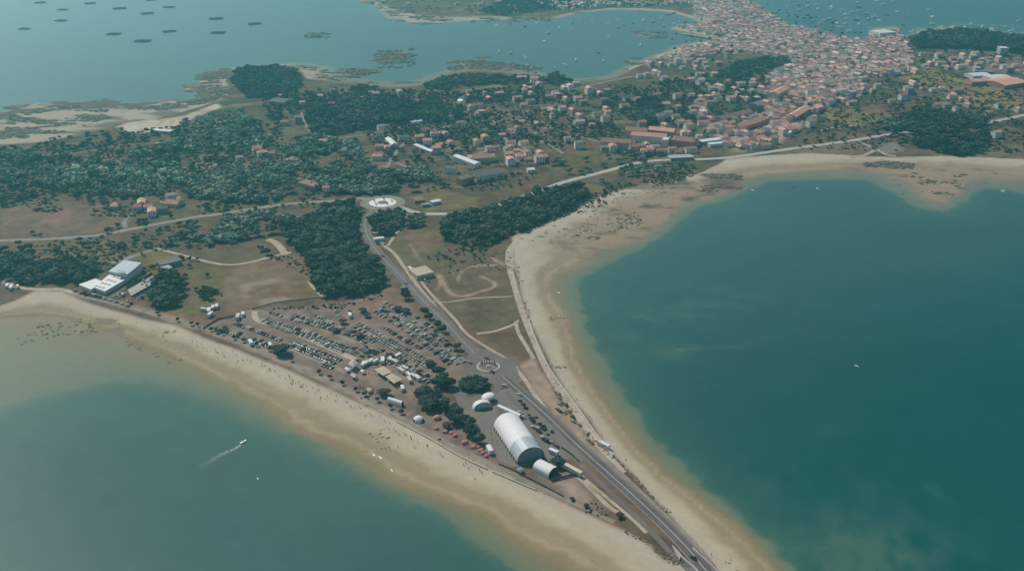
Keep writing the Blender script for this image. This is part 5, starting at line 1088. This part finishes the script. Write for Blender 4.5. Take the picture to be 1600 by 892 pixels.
canopy([(602, 594), (616, 605), (629, 598), (613, 589)], 3.2, 'beige', 'large flat beige shade canopy, seaward one of the pair')
canopy([(544, 576), (553, 581), (560, 574), (551, 569)], 4, 'lilac', 'square lilac pagoda tent at the end of the car rows', peak=1.6)
canopy([(547, 590), (554, 595), (558, 591), (550, 587)], 2.6, 'lilac', 'small lilac tent on the promenade side', peak=.6)
canopy([(538, 580), (544, 584), (549, 581), (542, 578)], 2.6, 'white', 'small white gazebo touching the lilac pagoda tent', peak=1)
canopy([(563, 584), (567, 586), (571, 583), (566, 581)], 2.4, 'white', 'little white gazebo between lilac tents and beige canopies', peak=.8)
canopy([(806, 737), (812, 741), (819, 738), (814, 734)], 2.4, 'blue', 'bright blue tarpaulin awning in front of the huge marquee', peak=.3)
canopy([(684, 635), (690, 637), (695, 635), (688, 633)], 5, 'white', 'white awning poking out of the dark trees', peak=.5)
canopy([(572, 612), (577, 616), (582, 613), (577, 610)], 2.5, 'beige', 'small beige awning by the promenade rocks', peak=.5)
# vans, trailers and stalls of the market ring
TB = MB(); TB.box(-1.25, -3.2, .6, 1.25, 3.2, 3.0); TRB = TB.me('trailer_body', ['car']); ts = MB(); ts.box(-1.27, -1.6, 1.4, 1.27, 1.6, 2.2); TRS = ts.me('hatch', ['grey_metal'])
stalls = [(573, 570, -.3), (579, 567, -.4), (587, 567, -.5), (598, 566, 0.1), (610, 564, .1), (617, 568, .8), (622, 558, -.6), (627, 582, .7), (639, 588, .6), (646, 590, .6), (652, 593, .6), (640, 596, .4), (629, 609, .2), (612, 566, 1.2), (633, 578, .8), (568, 572, -.1), (372, 498, .1), (380, 493, .3), (327, 488, .2), (333, 483, .1), (339, 481, .2), (329, 494, -.2), (319, 486, 1.2), (865, 709, .9), (945, 699, .8), (941, 697, .8), (547, 495, 0.3), (392, 538, .5), (422, 541, .4), (765, 706, .3), (12, 449, .3), (18, 452, .3), (28, 450, .5)]
sl = []
for u, v, a in stalls:
    c = random.choice((('white', (.74, .73, .71)), ('cream', (.62, .55, .44)), ('white', (.7, .7, .69))))
    o = add('trailer', TRB, (*at(u, v), ZL), a, cat='trailer', color=c[1], group='caravans and food trailers', scale=random.uniform(.85, 1.15)); add('hatch', TRS, parent=o)
    for sx in (-1.1, 1.1): add('wheel', WH, (sx, 0, 0), parent=o, scale=1.1)
    sl.append((o, c[0] + ' trailer'))
rank_labels(sl, [('beige canopies', 607, 590), ('lilac pagoda tent', 552, 575), ('caravan yard trees', 320, 475), ('huge marquee', 820, 710), ('eastern sand track', 945, 700), ('first row of cars', 385, 510), ('western frame edge road', 10, 445)], '{look} parked on bare ground, {rank} to the {anchor}')
tr = MB(); tr.box(-1.35, -8, .9, 1.35, 5, 3.6); o = add('long_trailer', tr.me('long_trailer', ['car']), (*at(893, 737), ZL), .78, label='long cream lorry trailer between dark round tree and road', cat='lorry', color=(.62, .57, .42)); tr = MB(); tr.box(-1.3, 5.3, .6, 1.3, 7.6, 3.2); add('cab', tr.me('cab', ['car']), parent=o, color=(.72, .70, .62))
for sy in (-6, -4.8, 3, 6.4):
    for sx in (-1.1, 1.1): add('wheel', WH, (sx, sy, 0), parent=o, scale=1.5)

def zat(x, y):
    i = np.searchsorted(ys, y) - 1; j = np.searchsorted(xs, x) - 1; fy = (y - ys[i]) / (ys[i + 1] - ys[i]); fx = (x - xs[j]) / (xs[j + 1] - xs[j])
    return float((Z[i, j] * (1 - fx) + Z[i, j + 1] * fx) * (1 - fy) + (Z[i + 1, j] * (1 - fx) + Z[i + 1, j + 1] * fx) * fy)
# timber fences of the pens near the dune plot
def fence(pts, label, h=1.2, m='wood', name='fence', cat='fence', thick=.25, step=6):
    ln = P(*pts); e = bpy.data.objects.new(name, None); C.objects.link(e); e['label'] = label; e['category'] = cat
    rl, n = MB(), 0
    for i in range(len(ln) - 1):
        a, b = Vector(ln[i]), Vector(ln[i + 1]); d = b - a; L_ = d.length; rz = math.atan2(d.y, d.x)
        rl.box(0, -thick / 2, .3, L_, thick / 2, h, rz=rz, c=tuple(a))
    add('rail_panel', rl.me('rail_panel', [m]), (0, 0, ZL), parent=e)
    for i in range(len(ln)):
        p = MB(); p.box(-.2, -.2, 0, .2, .2, h + .25, c=ln[i]); add('post', p.me('post', [m]), (0, 0, ZL), parent=e)
    return e
fence((862, 752, 880, 747, 895, 743, 903, 744), 'dark timber fence between small marquee and cream trailer', 1.6)
fence((318, 514, 340, 500, 360, 496, 372, 492), 'dark fence line above the first car rows', 1.5)
fence((395, 484, 430, 474, 470, 470, 505, 466), 'hedge-dark fence between car park and excavated plot', 1.4)
fence((878, 700, 895, 712, 905, 722), 'dark barrier beside the main road near the trailer', 1.2)
fence((780, 726, 800, 734, 815, 742, 850, 760, 880, 776), 'low brown fence behind the beach dune', 1.1)
fence((206, 466, 226, 455, 249, 441.5), 'dark fence on the seaward side of the ball court', 2.4, 'dark')
fence((198, 451, 218, 440, 238, 429), 'dark fence on the inland side of the ball court', 2.4, 'dark')
# beach boundary wall and steps
def wall_along(pts, h, th, m, name, label, cat='wall', z=ZL - .3):
    V, Fc = [], []; line = smooth(P(*pts), n=3); a = np.array(line); d = np.gradient(a, axis=0); d /= np.linalg.norm(d, axis=1)[:, None]; n = np.stack([-d[:, 1], d[:, 0]], 1) * th / 2; K = len(a)
    for i in range(K):
        for s, zz in ((1, z), (1, z + h), (-1, z + h), (-1, z)): V.append((a[i][0] + s * n[i][0], a[i][1] + s * n[i][1], zz))
    for i in range(K - 1):
        for j in range(4): Fc.append((i * 4 + j, i * 4 + (j + 1) % 4, i * 4 + 4 + (j + 1) % 4, i * 4 + 4 + j))
    Fc += [(0, 1, 2, 3), tuple(4 * (K - 1) + j for j in (3, 2, 1, 0))]
    return add(name, mesh(name, V, Fc, [m]), label=label, cat=cat)
wall_along((620, 659, 670, 685, 720, 714, 761, 733), 1.1, .7, 'kerb', 'beach_wall', 'low pale wall between plaza tents and western beach')
wall_along((770, 737, 795, 748, 838, 766), 1.1, .7, 'kerb', 'beach_wall', 'low pale wall seaward of the blue awning')
for u, v, lb in ((760, 730, 'pale beach steps between the two low walls'), (593, 640, 'pale beach ramp near the long white tunnel marquee')):
    b = MB()
    for k in range(5): b.box(-1.4, -k * .9 - .9, 0, 1.4, -k * .9, 1.9 - k * .36)
    add('beach_steps', b.me('beach_steps', ['kerb']), (*at(u, v), 0.2), -.55, label=lb, cat='steps')
wall_along((826, 500, 840, 540, 858, 576, 880, 608, 904, 640, 932, 680, 958, 712), .9, 1.2, 'kerb', 'sea_wall', 'long low pale sea wall between sand track and eastern beach', z=ZL - .1)
# bridge head: parapets, wing wall, riprap
wall_along((1058, 866, 1078, 884, 1100, 905, 1150, 960), 1.7, .8, 'concrete', 'bridge_parapet', 'pale concrete parapet on the western side of the bridge head', z=ZL)
wall_along((1082, 858, 1118, 892, 1180, 950), 1.5, .7, 'concrete', 'bridge_parapet', 'pale concrete parapet on the eastern side of the bridge head', z=ZL)
wl = P(1051, 852, 1060, 866, 1063, 878, 1066, 872)
b = MB(); b.poly([(x, y, ZL + .1) for x, y in P(1050, 851, 1058, 862, 1068, 870, 1064, 876, 1058, 868)]); 
slab('wing_wall', [(1050, 853), (1058, 870), (1062, 876), (1064, 868)], .2, ZL + 1.3, 'concrete', label='triangular pale concrete wing wall at the start of the bridge', cat='wall')
VV2, QQ2 = [], []; nb = 0
def rocks(poly, n, s, z=ZL - .5):
    z += .45
    global nb
    q = pts_in(P(*poly, z=1), 1.7, .5); rng.shuffle(q)
    for x, y in q[:n]:
        g = IV1 * (1 + rng.normal(0, .16, (len(IV1), 1))) * np.array([s, s * .8, s * .6]) * random.uniform(.5, 1.3) + [x, y, z]; VV2.append(g); QQ2.append(np.concatenate([IF1, IF1[:, 2:]], 1) + nb); nb += len(g)
rocks((1032, 866, 1050, 866, 1062, 874, 1078, 886, 1060, 886, 1038, 880), 130, .95, 1.5)
rocks((975, 828, 1010, 846, 1040, 868, 1036, 874, 1005, 850, 972, 832), 90, .7, 1.6)
rocks((925, 683, 975, 728, 1025, 782, 1022, 784, 972, 732, 922, 686), 130, .6, 1.8)
rocks((560, 603, 590, 612, 592, 618, 562, 610), 26, .8, 1.6)
def reef_rocks(poly, n, s):
    global nb
    q = pts_in(P(*poly, z=0), 3.0, .5); rng.shuffle(q); f = fbm(q[:, 0] * .55 + q[:, 1] * .12, q[:, 1] * 1.25, 26, 5, 78); q = q[f > .50][:n]
    for x, y in q:
        g = IV1 * (1 + rng.normal(0, .22, (len(IV1), 1))) * np.array([s * 1.5, s, s * .5]) * random.uniform(.4, 1.5) + [x, y, max(zat(x, y), 0) + .2]; VV2.append(g); QQ2.append(np.concatenate([IF1, IF1[:, 2:]], 1) + nb); nb += len(g)
for a in [((0, 205, 20, 178, 90, 165, 190, 172, 300, 158, 340, 150, 310, 140, 320, 118, 380, 108, 365, 140, 345, 158, 270, 172, 180, 182, 60, 222, 0, 226), 900, 2.2), ((470, 104, 510, 108, 600, 130, 590, 136, 500, 124), 130, 2.2), ((470, 52, 515, 52, 515, 61, 470, 61), 30, 3), ((582, 80, 650, 76, 650, 106, 590, 106), 130, 2.6), ((540, 108, 590, 108, 590, 118, 540, 118), 60, 2.2),
          ((700, 92, 800, 96, 860, 108, 850, 116, 740, 108, 700, 112), 220, 2.2), ((975, 50, 1040, 50, 1040, 60, 975, 60), 90, 2.2), ((570, 0, 620, 14, 700, 30, 860, 26, 860, 34, 690, 36, 610, 28), 190, 2.6), ((975, 92, 1030, 86, 1030, 98, 980, 106), 60, 2),
          ((1100, 266, 1160, 276, 1158, 296, 1110, 304, 1085, 292), 230, 1.5), ((1345, 252, 1430, 250, 1425, 266, 1350, 262), 160, 1.6), ((870, 360, 990, 330, 1010, 350, 900, 385), 90, 1.0), ((1420, 270, 1510, 270, 1490, 310, 1440, 306), 90, 1.2), ((60, 505, 150, 500, 150, 530, 60, 535), 26, .8)]: reef_rocks(*a)
rocks((1030, 790, 1050, 800, 1046, 806, 1030, 796), 40, .7, 1.6)
add('riprap_rocks', mesh('riprap_rocks', np.concatenate(VV2), [tuple(f[:3]) for f in np.concatenate(QQ2)], ['rock']), kind='stuff')

# roundabout furniture
o = add('roundabout_island', ringwall(rb1, 7.3, 8.6, ZL + .06, ZL + .55, 'kerb').me('roundabout_island', ['kerb']), label='small roundabout island ringed by a pale kerb', cat='roundabout'); g = disc('paving', rb1, 0, 7.3, ZL + .3, 'plaza', kind=None); g.parent = o
its = []
for k in range(8):
    a = .35 + k * .36; r = 5.4
    mb = MB(); mb.tube((0, 0, 0), (0, 0, 2.4), .32, .26, 6); mb.lathe([(.3, 2.3), (.5, 2.7), (.3, 3.1), (.05, 3.2)], 8)
    q = add('standing_sculpture', mb.me('standing_sculpture', ['dark']), (rb1[0] + math.cos(a) * r, rb1[1] + math.sin(a) * r, ZL + .3), cat='sculpture', group='dark standing sculptures on the roundabout'); q['label'] = 'dark upright sculpture on the small roundabout, ' + ['westernmost', 'second from the west', 'third from the west', 'fourth from the west', 'fourth from the east', 'third from the east', 'second from the east', 'easternmost'][7 - k] + ' in its arc'; its.append(q)
mb = MB(); mb.box(-1.5, -1.3, 0, 1.5, 1.3, .5); mb.box(-1, -.8, .5, 1, .8, 1.1); add('stone_plinth', mb.me('stone_plinth', ['kerb']), (rb1[0], rb1[1] - .5, ZL + .3), label='pale stepped stone plinth in the middle of the small roundabout', cat='plinth')
o = add('roundabout_island', ringwall(rb2, 5.5, 14.5, ZL + .07, ZL + .4, 'white').me('roundabout_island', ['concrete']), label='white ring-shaped island of the large inland roundabout', cat='roundabout'); g = disc('soil_bed', rb2, 0, 5.5, ZL + .25, 'plaza', kind=None); g.parent = o
V_ = o.data.materials; V_[0] = M['white']
its = []
for k in range(5): a = .3 + k * 1.2566; q = tree(rb2[0] + math.cos(a) * 10, rb2[1] + math.sin(a) * 10, 2.6, 1.3, 'palm', name='shrub', cat='shrub', group='clipped shrubs on the white roundabout', z=ZL + .4); q['label'] = 'clipped dark shrub on the white roundabout ring, ' + ['on the coast highway side', 'on the inland side', 'on the western road side', 'facing the grove to the west', 'facing the grove to the east'][k]

# ------------------------------------------------------------------ boats and mussel rafts
hb = MB(); st = [(-3.4, .95, .0), (-1.5, 1.15, 0), (1, 1.1, 0), (2.6, .6, 0.15), (3.5, .05, .35)]; vs = []
for y, hw, up in st: vs += [(-hw, y, .95 + up), (-hw * .6, y, -.2), (hw * .6, y, -.2), (hw, y, .95 + up)]
fs = [(i * 4 + j, i * 4 + j + 1, i * 4 + 5 + j, i * 4 + 4 + j) for i in range(4) for j in range(3)] + [(0, 3, 2, 1), (16, 17, 18, 19)] + [(i * 4 + 3, i * 4, i * 4 + 4, i * 4 + 7) for i in range(4)]
HULL = mesh('hull', vs, fs, ['hull']); cbm = MB(); cbm.prism([(-2.2, .95), (1.6, .95), (.9, 2.3), (-2.0, 2.5)], -.9, .9); CAB = cbm.me('cabin', ['white']); mm = MB(); mm.tube((0, .3, .9), (0, .3, 7.5), .09, .05, 5); mm.tube((0, .3, 1.8), (0, -2.4, 1.9), .06, .05, 4); MAST = mm.me('mast', ['white_metal'])
BC = [('white', (.80, .80, .78)), ('white', (.78, .78, .76)), ('pale', (.6, .62, .62)), ('white', (.8, .8, .78)), ('dark', (.10, .10, .11))]
bits = []
def boat(u, v, c=None, kind=None, s=1.0, rz=None):
    c = c or random.choice(BC); kind = kind or random.choice(('cabin', 'cabin', 'mast', 'open')); x, y = at(u, v, 0)
    o = add('moored_boat', HULL, (x, y, .05), random.uniform(.2, .9) if rz is None else rz, cat='boat', color=c[1], group='boats moored in the bays', scale=s)
    if kind != 'open': add('cabin', CAB, parent=o)
    if kind == 'mast': add('mast', MAST, parent=o)
    bits.append((o, f"{c[0]} {'sailing boat' if kind == 'mast' else 'cabin boat' if kind == 'cabin' else 'open boat'}"))
for u, v in [(1231, 11), (1248, 9), (1262, 11), (1276, 7), (1278, 15), (1299, 12), (1300, 15), (1315, 16), (1342, 12), (1343, 18), (1340, 5), (1354, 23), (1381, 8), (1321, 24), (1366, 28), (1385, 24), (1402, 20), (1421, 25), (1451, 16), (1457, 28), (1470, 44), (1456, 38), (1507, 45), (1534, 44), (1571, 43), (1581, 50), (1598, 56), (1295, 31), (1288, 33), (1283, 38), (1269, 34), (1305, 33), (1310, 43), (1320, 38), (1322, 30), (1338, 32), (1342, 39), (1356, 31), (1356, 39), (1373, 33), (1370, 3), (1249, 17), (1262, 4), (1308, 38), (1317, 44), (1327, 50), (1332, 20), (1411, 40), (1426, 51), (1443, 52), (1488, 44), (1518, 38), (1550, 47), (1592, 34), (1289, 46), (1238, 2), (1395, 4)]: boat(u, v, s=random.uniform(1.3, 2.1))
for u, v in [(856, 53), (820, 42), (892, 36), (874, 45), (894, 48), (951, 39), (966, 32), (975, 40), (989, 37), (1005, 33), (1020, 35), (1033, 31), (1037, 42), (1053, 38), (1062, 35), (951, 58), (819, 89), (822, 92), (823, 103), (882, 101), (885, 104), (830, 108), (867, 108), (850, 65), (900, 95), (943, 96), (838, 37), (907, 28), (780, 82), (798, 84), (990, 50), (1001, 72), (966, 44), (925, 33)]: boat(u, v, s=random.uniform(1.0, 1.6))
for u, v, c, k, s, lb in [(934, 83, BC[4], 'open', 2.0, 0), (1300, 537, BC[4], 'open', .42, 0), (1338, 572, BC[2], 'open', .5, 0), (1007, 596, BC[4], 'open', .35, 0), (873, 458, BC[0], 'open', .5, 0), (1567, 300, BC[0], 'cabin', .8, 0), (1277, 295, BC[3], 'open', .6, 0), (1176, 298, BC[3], 'open', .6, 0), (403, 748, BC[2], 'open', .35, 0), (584, 711, BC[0], 'open', .45, 0), (594, 715, BC[0], 'open', .5, 0), (612, 735, BC[0], 'open', .4, 0), (1240, 292, BC[4], 'open', .5, 0)]:
    boat(u, v, c, k, s)
rank_labels(bits, [('harbour quay', 1385, 50), ('forested headland', 1500, 55), ('harbour front houses', 1280, 45), ('outer harbour water', 1300, 8), ('inner bay promontory', 1040, 45), ('north cove trees', 830, 110), ('long rocky reef', 1000, 55), ('far peninsula shore', 840, 35), ('eastern beach', 900, 440), ('western beach', 590, 730), ('tidal flats of the eastern bay', 1430, 300), ('open eastern bay', 1330, 570), ('middle of the inner bay', 940, 85)], '{look}, {rank} to the {anchor}')
# speedboat and its wake
x, y = at(380, 691, 0); x2, y2 = at(318, 723, 0); ang = math.atan2(y - y2, x - x2)
o = add('speedboat', HULL, (x, y, .05), ang - math.pi / 2, label='small white speedboat trailing a foam wake in the western bay', cat='boat', scale=.72, color=(.78, .78, .76)); add('windscreen', (lambda b: (b.prism([(.4, .95), (.9, .95), (.5, 1.5), (.3, 1.5)], -.7, .7), b.me('windscreen', ['window']))[1])(MB()), parent=o); add('outboard', (lambda b: (b.box(-.3, -3.9, .3, .3, -3.4, 1.3), b.me('outboard', ['dark']))[1])(MB()), parent=o)
wm = bpy.data.materials.new('wake_foam'); wm.use_nodes = True; t = wm.node_tree; b_ = t.nodes['Principled BSDF']; b_.inputs['Base Color'].default_value = (.55, .62, .61, 1); b_.inputs['Roughness'].default_value = .9
tc = t.nodes.new('ShaderNodeTexCoord'); nz = t.nodes.new('ShaderNodeTexNoise'); nz.inputs['Scale'].default_value = .55; nz.inputs['Detail'].default_value = 5; a_ = t.nodes.new('ShaderNodeAttribute'); a_.attribute_name = 'foam'; mu = t.nodes.new('ShaderNodeMath'); mu.operation = 'MULTIPLY'; mr = t.nodes.new('ShaderNodeMapRange'); mr.inputs[1].default_value = .35; mr.inputs[2].default_value = .62
t.links.new(tc.outputs['Object'], nz.inputs['Vector']); t.links.new(nz.outputs['Fac'], mr.inputs[0]); t.links.new(mr.outputs[0], mu.inputs[0]); t.links.new(a_.outputs['Fac'], mu.inputs[1]); t.links.new(mu.outputs[0], b_.inputs['Alpha'])
M['foam'] = wm
def wake(name, pts, w0, w1, a0, a1):
    line = smooth(P(*pts, z=0), n=6); K = len(line); V, Fc = [], []; arr = np.array(line); d = np.gradient(arr, axis=0); d /= np.linalg.norm(d, axis=1)[:, None]; n = np.stack([-d[:, 1], d[:, 0]], 1); fo = []
    for i in range(K):
        t_ = i / (K - 1); hw = (w0 + (w1 - w0) * t_) / 2
        for s in (-1, -.4, .4, 1): V.append((arr[i][0] + n[i][0] * hw * s, arr[i][1] + n[i][1] * hw * s, .03)); fo.append((a0 + (a1 - a0) * t_) * (0 if abs(s) == 1 else 1))
    for i in range(K - 1):
        for j in range(3): Fc.append((i * 4 + j, i * 4 + j + 1, i * 4 + 5 + j, i * 4 + 4 + j))
    me = mesh(name, V, Fc, ['foam']); at_ = me.attributes.new('foam', 'FLOAT', 'POINT'); at_.data.foreach_set('value', np.array(fo, np.float32)); add(name, me, kind='stuff')
wake('wake_foam', (379, 692, 368, 700, 350, 708, 335, 716, 308, 732), 1.3, 8, 1.0, .0)
wake('wake_foam', (1488, 38, 1530, 39, 1600, 42, 1680, 45), 5, 9, .9, .5)
# mussel rafts
bm_ = MB()
for k in range(9): bm_.box(-13 + k * 3.25 - .3, -10, .9, -13 + k * 3.25 + .3, 10, 1.25)
for k in range(16): bm_.box(-13.6, -9.7 + k * 1.29 - .22, 1.27, 13.6, -9.7 + k * 1.29 + .22, 1.45)
BEAM = bm_.me('beams', ['wood']); fm = MB(); fm.prism([(math.cos(q) * 1.3, .35 + math.sin(q) * 1.0) for q in np.linspace(0, 6.283, 8, endpoint=False)], -3.5, 3.5); FLT = fm.me('float', ['tyre']); ht_ = MB(); ht_.box(-1, -1, 1.46, 1, 1, 3.2); HUT = ht_.me('hut', ['wood'])
rf = []
for u, v in [(63, 5), (38, 46), (98, 16), (95, 33), (141, 6), (187, 14), (178, 54), (236, 1), (230, 22), (264, 12), (265, 50), (223, 65), (338, 30), (341, 52), (398, 38), (400, 37)][:15] + [(32, -1)]:
    x, y = at(u, v, 0); o = add('mussel_raft', BEAM, (x, y, 0), .25 + random.uniform(-.6, .6), cat='mussel raft', scale=random.uniform(.85, 1.15), group='mussel rafts anchored in the ria')
    for fx in (-8, 0, 8):
        for fy in (-6, 6): add('float', FLT, (fx, fy, 0), parent=o)
    add('hut', HUT, (2, 1, 0), parent=o); rf.append((o, 'dark timber mussel raft'))
rank_labels(rf, [('photo corner over open water', 20, 20), ('pine point', 415, 110), ('rocky reef in mid water', 493, 57), ('north-western tidal flats', 170, 160), ('most distant open water', 240, 0)], '{look} afloat, {rank} to the {anchor}')
# jetties
for pts, lb in [((1040, 23, 1052, 20, 1060, 17), 'dark stone jetty in the inner bay'), ((1185, 20, 1200, 22, 1214, 19), 'dark slipway jetty below the harbour houses'), ((1092, 31, 1110, 28, 1120, 24), 'short jetty by the inner bay houses'), ((1398, 56, 1404, 50, 1408, 43), 'breakwater arm of the harbour quay')]:
    wall_along(pts, 1.8, 5, 'rock', 'jetty', lb, 'jetty', z=-.6)

# ------------------------------------------------------------------ people on the beaches
def person_mesh(sit=False):
    J = [(0, 0, .95), (0, 0, 1.2), (0, 0, 1.45), (0, 0, 1.56), (0, .02, 1.70), (-.19, 0, 1.42), (-.27, .02, 1.14), (-.25, .12, .90), (.19, 0, 1.42), (.28, -.03, 1.14), (.30, .05, .90), (-.1, 0, .88), (-.12, .06, .48), (-.12, 0, .06), (-.12, .14, .03), (.1, 0, .88), (.13, -.06, .48), (.13, -.16, .06), (.13, -.03, .03)]
    E = [(0, 1), (1, 2), (2, 3), (3, 4), (2, 5), (5, 6), (6, 7), (2, 8), (8, 9), (9, 10), (0, 11), (11, 12), (12, 13), (13, 14), (0, 15), (15, 16), (16, 17), (17, 18)]
    rr = [.15, .14, .16, .06, .11, .06, .05, .035, .06, .05, .035, .1, .07, .045, .035, .1, .07, .045, .035]
    if sit: J = [(x, y + (.0 if z > .8 else .42), max(.1, z - .78)) if z > .8 else (x, .45 if z > .3 else .85, .38 if z > .3 else .08) for x, y, z in J]
    me = bpy.data.meshes.new('person'); me.from_pydata(J, E, []); o = bpy.data.objects.new('tmp', me); C.objects.link(o)
    sk = o.modifiers.new('s', 'SKIN'); sv_ = me.skin_vertices[0].data
    for i, r in enumerate(rr): sv_[i].radius = (r, r)
    sv_[0].use_root = True; ss = o.modifiers.new('u', 'SUBSURF'); ss.levels = ss.render_levels = 1
    bpy.context.view_layer.update(); ev = o.evaluated_get(bpy.context.evaluated_depsgraph_get()); m2 = bpy.data.meshes.new_from_object(ev); bpy.data.objects.remove(o)
    m2.materials.clear()
    for m in ('person', 'skin', 'trousers'): m2.materials.append(M[m])
    top = 1.5 if not sit else .75; hip = .92 if not sit else .2
    for p in m2.polygons: z = p.center.z; p.material_index = 1 if z > top else (2 if z < hip else 0)
    return m2
PM, PS = person_mesh(), person_mesh(True)
random.seed(9); ppl = []
SH = [('dark', (.03, .03, .04)), ('red', (.4, .05, .04)), ('blue', (.05, .1, .3)), ('black', (.02, .02, .02)), ('brown', (.16, .09, .05)), ('white', (.7, .7, .7))]
spots = []
for a, b, n, sp in [((70, 470), (330, 545), 12, 10), ((330, 545), (560, 640), 62, 9), ((560, 640), (760, 745), 34, 11), ((300, 535), (420, 575), 14, 6), ((860, 575), (990, 750), 10, 8), ((880, 460), (900, 560), 6, 6), ((745, 680), (850, 730), 24, 9), ((1110, 868), (1150, 892), 5, 6), ((840, 385), (960, 345), 10, 12), ((570, 570), (650, 610), 26, 9)]:
    for _ in range(n): t_ = random.random(); spots.append((a[0] + (b[0] - a[0]) * t_ + random.gauss(0, sp), a[1] + (b[1] - a[1]) * t_ + random.gauss(0, sp * .45)))
spots += [(595, 672), (600, 671), (607, 672), (615, 671), (597, 700), (602, 701), (607, 699), (610, 703), (618, 705), (622, 700), (868, 573), (872, 575), (880, 573), (872, 489), (868, 494), (876, 495)]
for u, v in spots:
    x, y = at(u, v, 1.2); z = zat(x, y)
    if z < .1: continue
    s = random.choice(SH); sit = random.random() < .2
    if inside(np.array([x]), np.array([y]), P(770, 660, 812, 730, 860, 716, 815, 652))[0]: continue
    o = add('person', PS if sit else PM, (x, y, z), random.uniform(0, 6.28), cat='person', color=s[1], group='people on the beaches and by the tents'); ppl.append((o, ('seated' if sit else 'standing') + f' person in {s[0]} top'))
rank_labels(ppl, [('sports hall', 185, 445), ('lone dark car park tree', 440, 553), ('beige canopies', 607, 590), ('long white tunnel marquee', 620, 634), ('beach steps', 760, 730), ('boats drawn up on the western sand', 595, 712), ('huge marquee', 810, 700), ('sandy apron vans', 880, 640), ('bridge head', 1110, 880), ('small boat on the eastern beach', 873, 458), ('eastern tidal flats', 900, 360), ('first car rows', 350, 520)], '{look}, {rank} to the {anchor}')
# stranded seaweed and drift on the beach as flat clumps of weed
VV2, QQ2 = [], []; nb = 0
def weed(pts, n, s, sp=3):
    global nb
    ln = smooth(P(*pts, z=1), n=4)
    for _ in range(n):
        p = random.choice(ln); x, y = p[0] + random.gauss(0, sp), p[1] + random.gauss(0, sp * .7); z = zat(x, y)
        g = IV1 * (1 + rng.normal(0, .25, (len(IV1), 1))) * np.array([s * 1.6, s, .18]) * random.uniform(.5, 1.4) + [x, y, max(z, .02)]; VV2.append(g); QQ2.append(np.concatenate([IF1, IF1[:, 2:]], 1) + nb); nb += len(g)
weed((862, 496, 870, 497, 884, 494), 16, .9, 2); weed((864, 572, 875, 577, 886, 573), 8, .8, 1.5); weed((588, 680, 612, 684), 10, .7, 3); weed((255, 521, 262, 519, 270, 518), 7, .9, 1.6)
weed((870, 372, 920, 350, 985, 338), 110, 1.1, 16); weed((905, 332, 960, 312, 1040, 300), 80, 1.1, 14); weed((1420, 290, 1470, 285, 1500, 280), 60, 1.1, 18)
weed((60, 530, 90, 510, 130, 505), 34, .9, 10); weed((205, 535, 225, 545, 275, 560), 26, .9, 3)
add('stranded_seaweed', mesh('stranded_seaweed', np.concatenate(VV2), [tuple(f[:3]) for f in np.concatenate(QQ2)], ['rock']), kind='stuff')
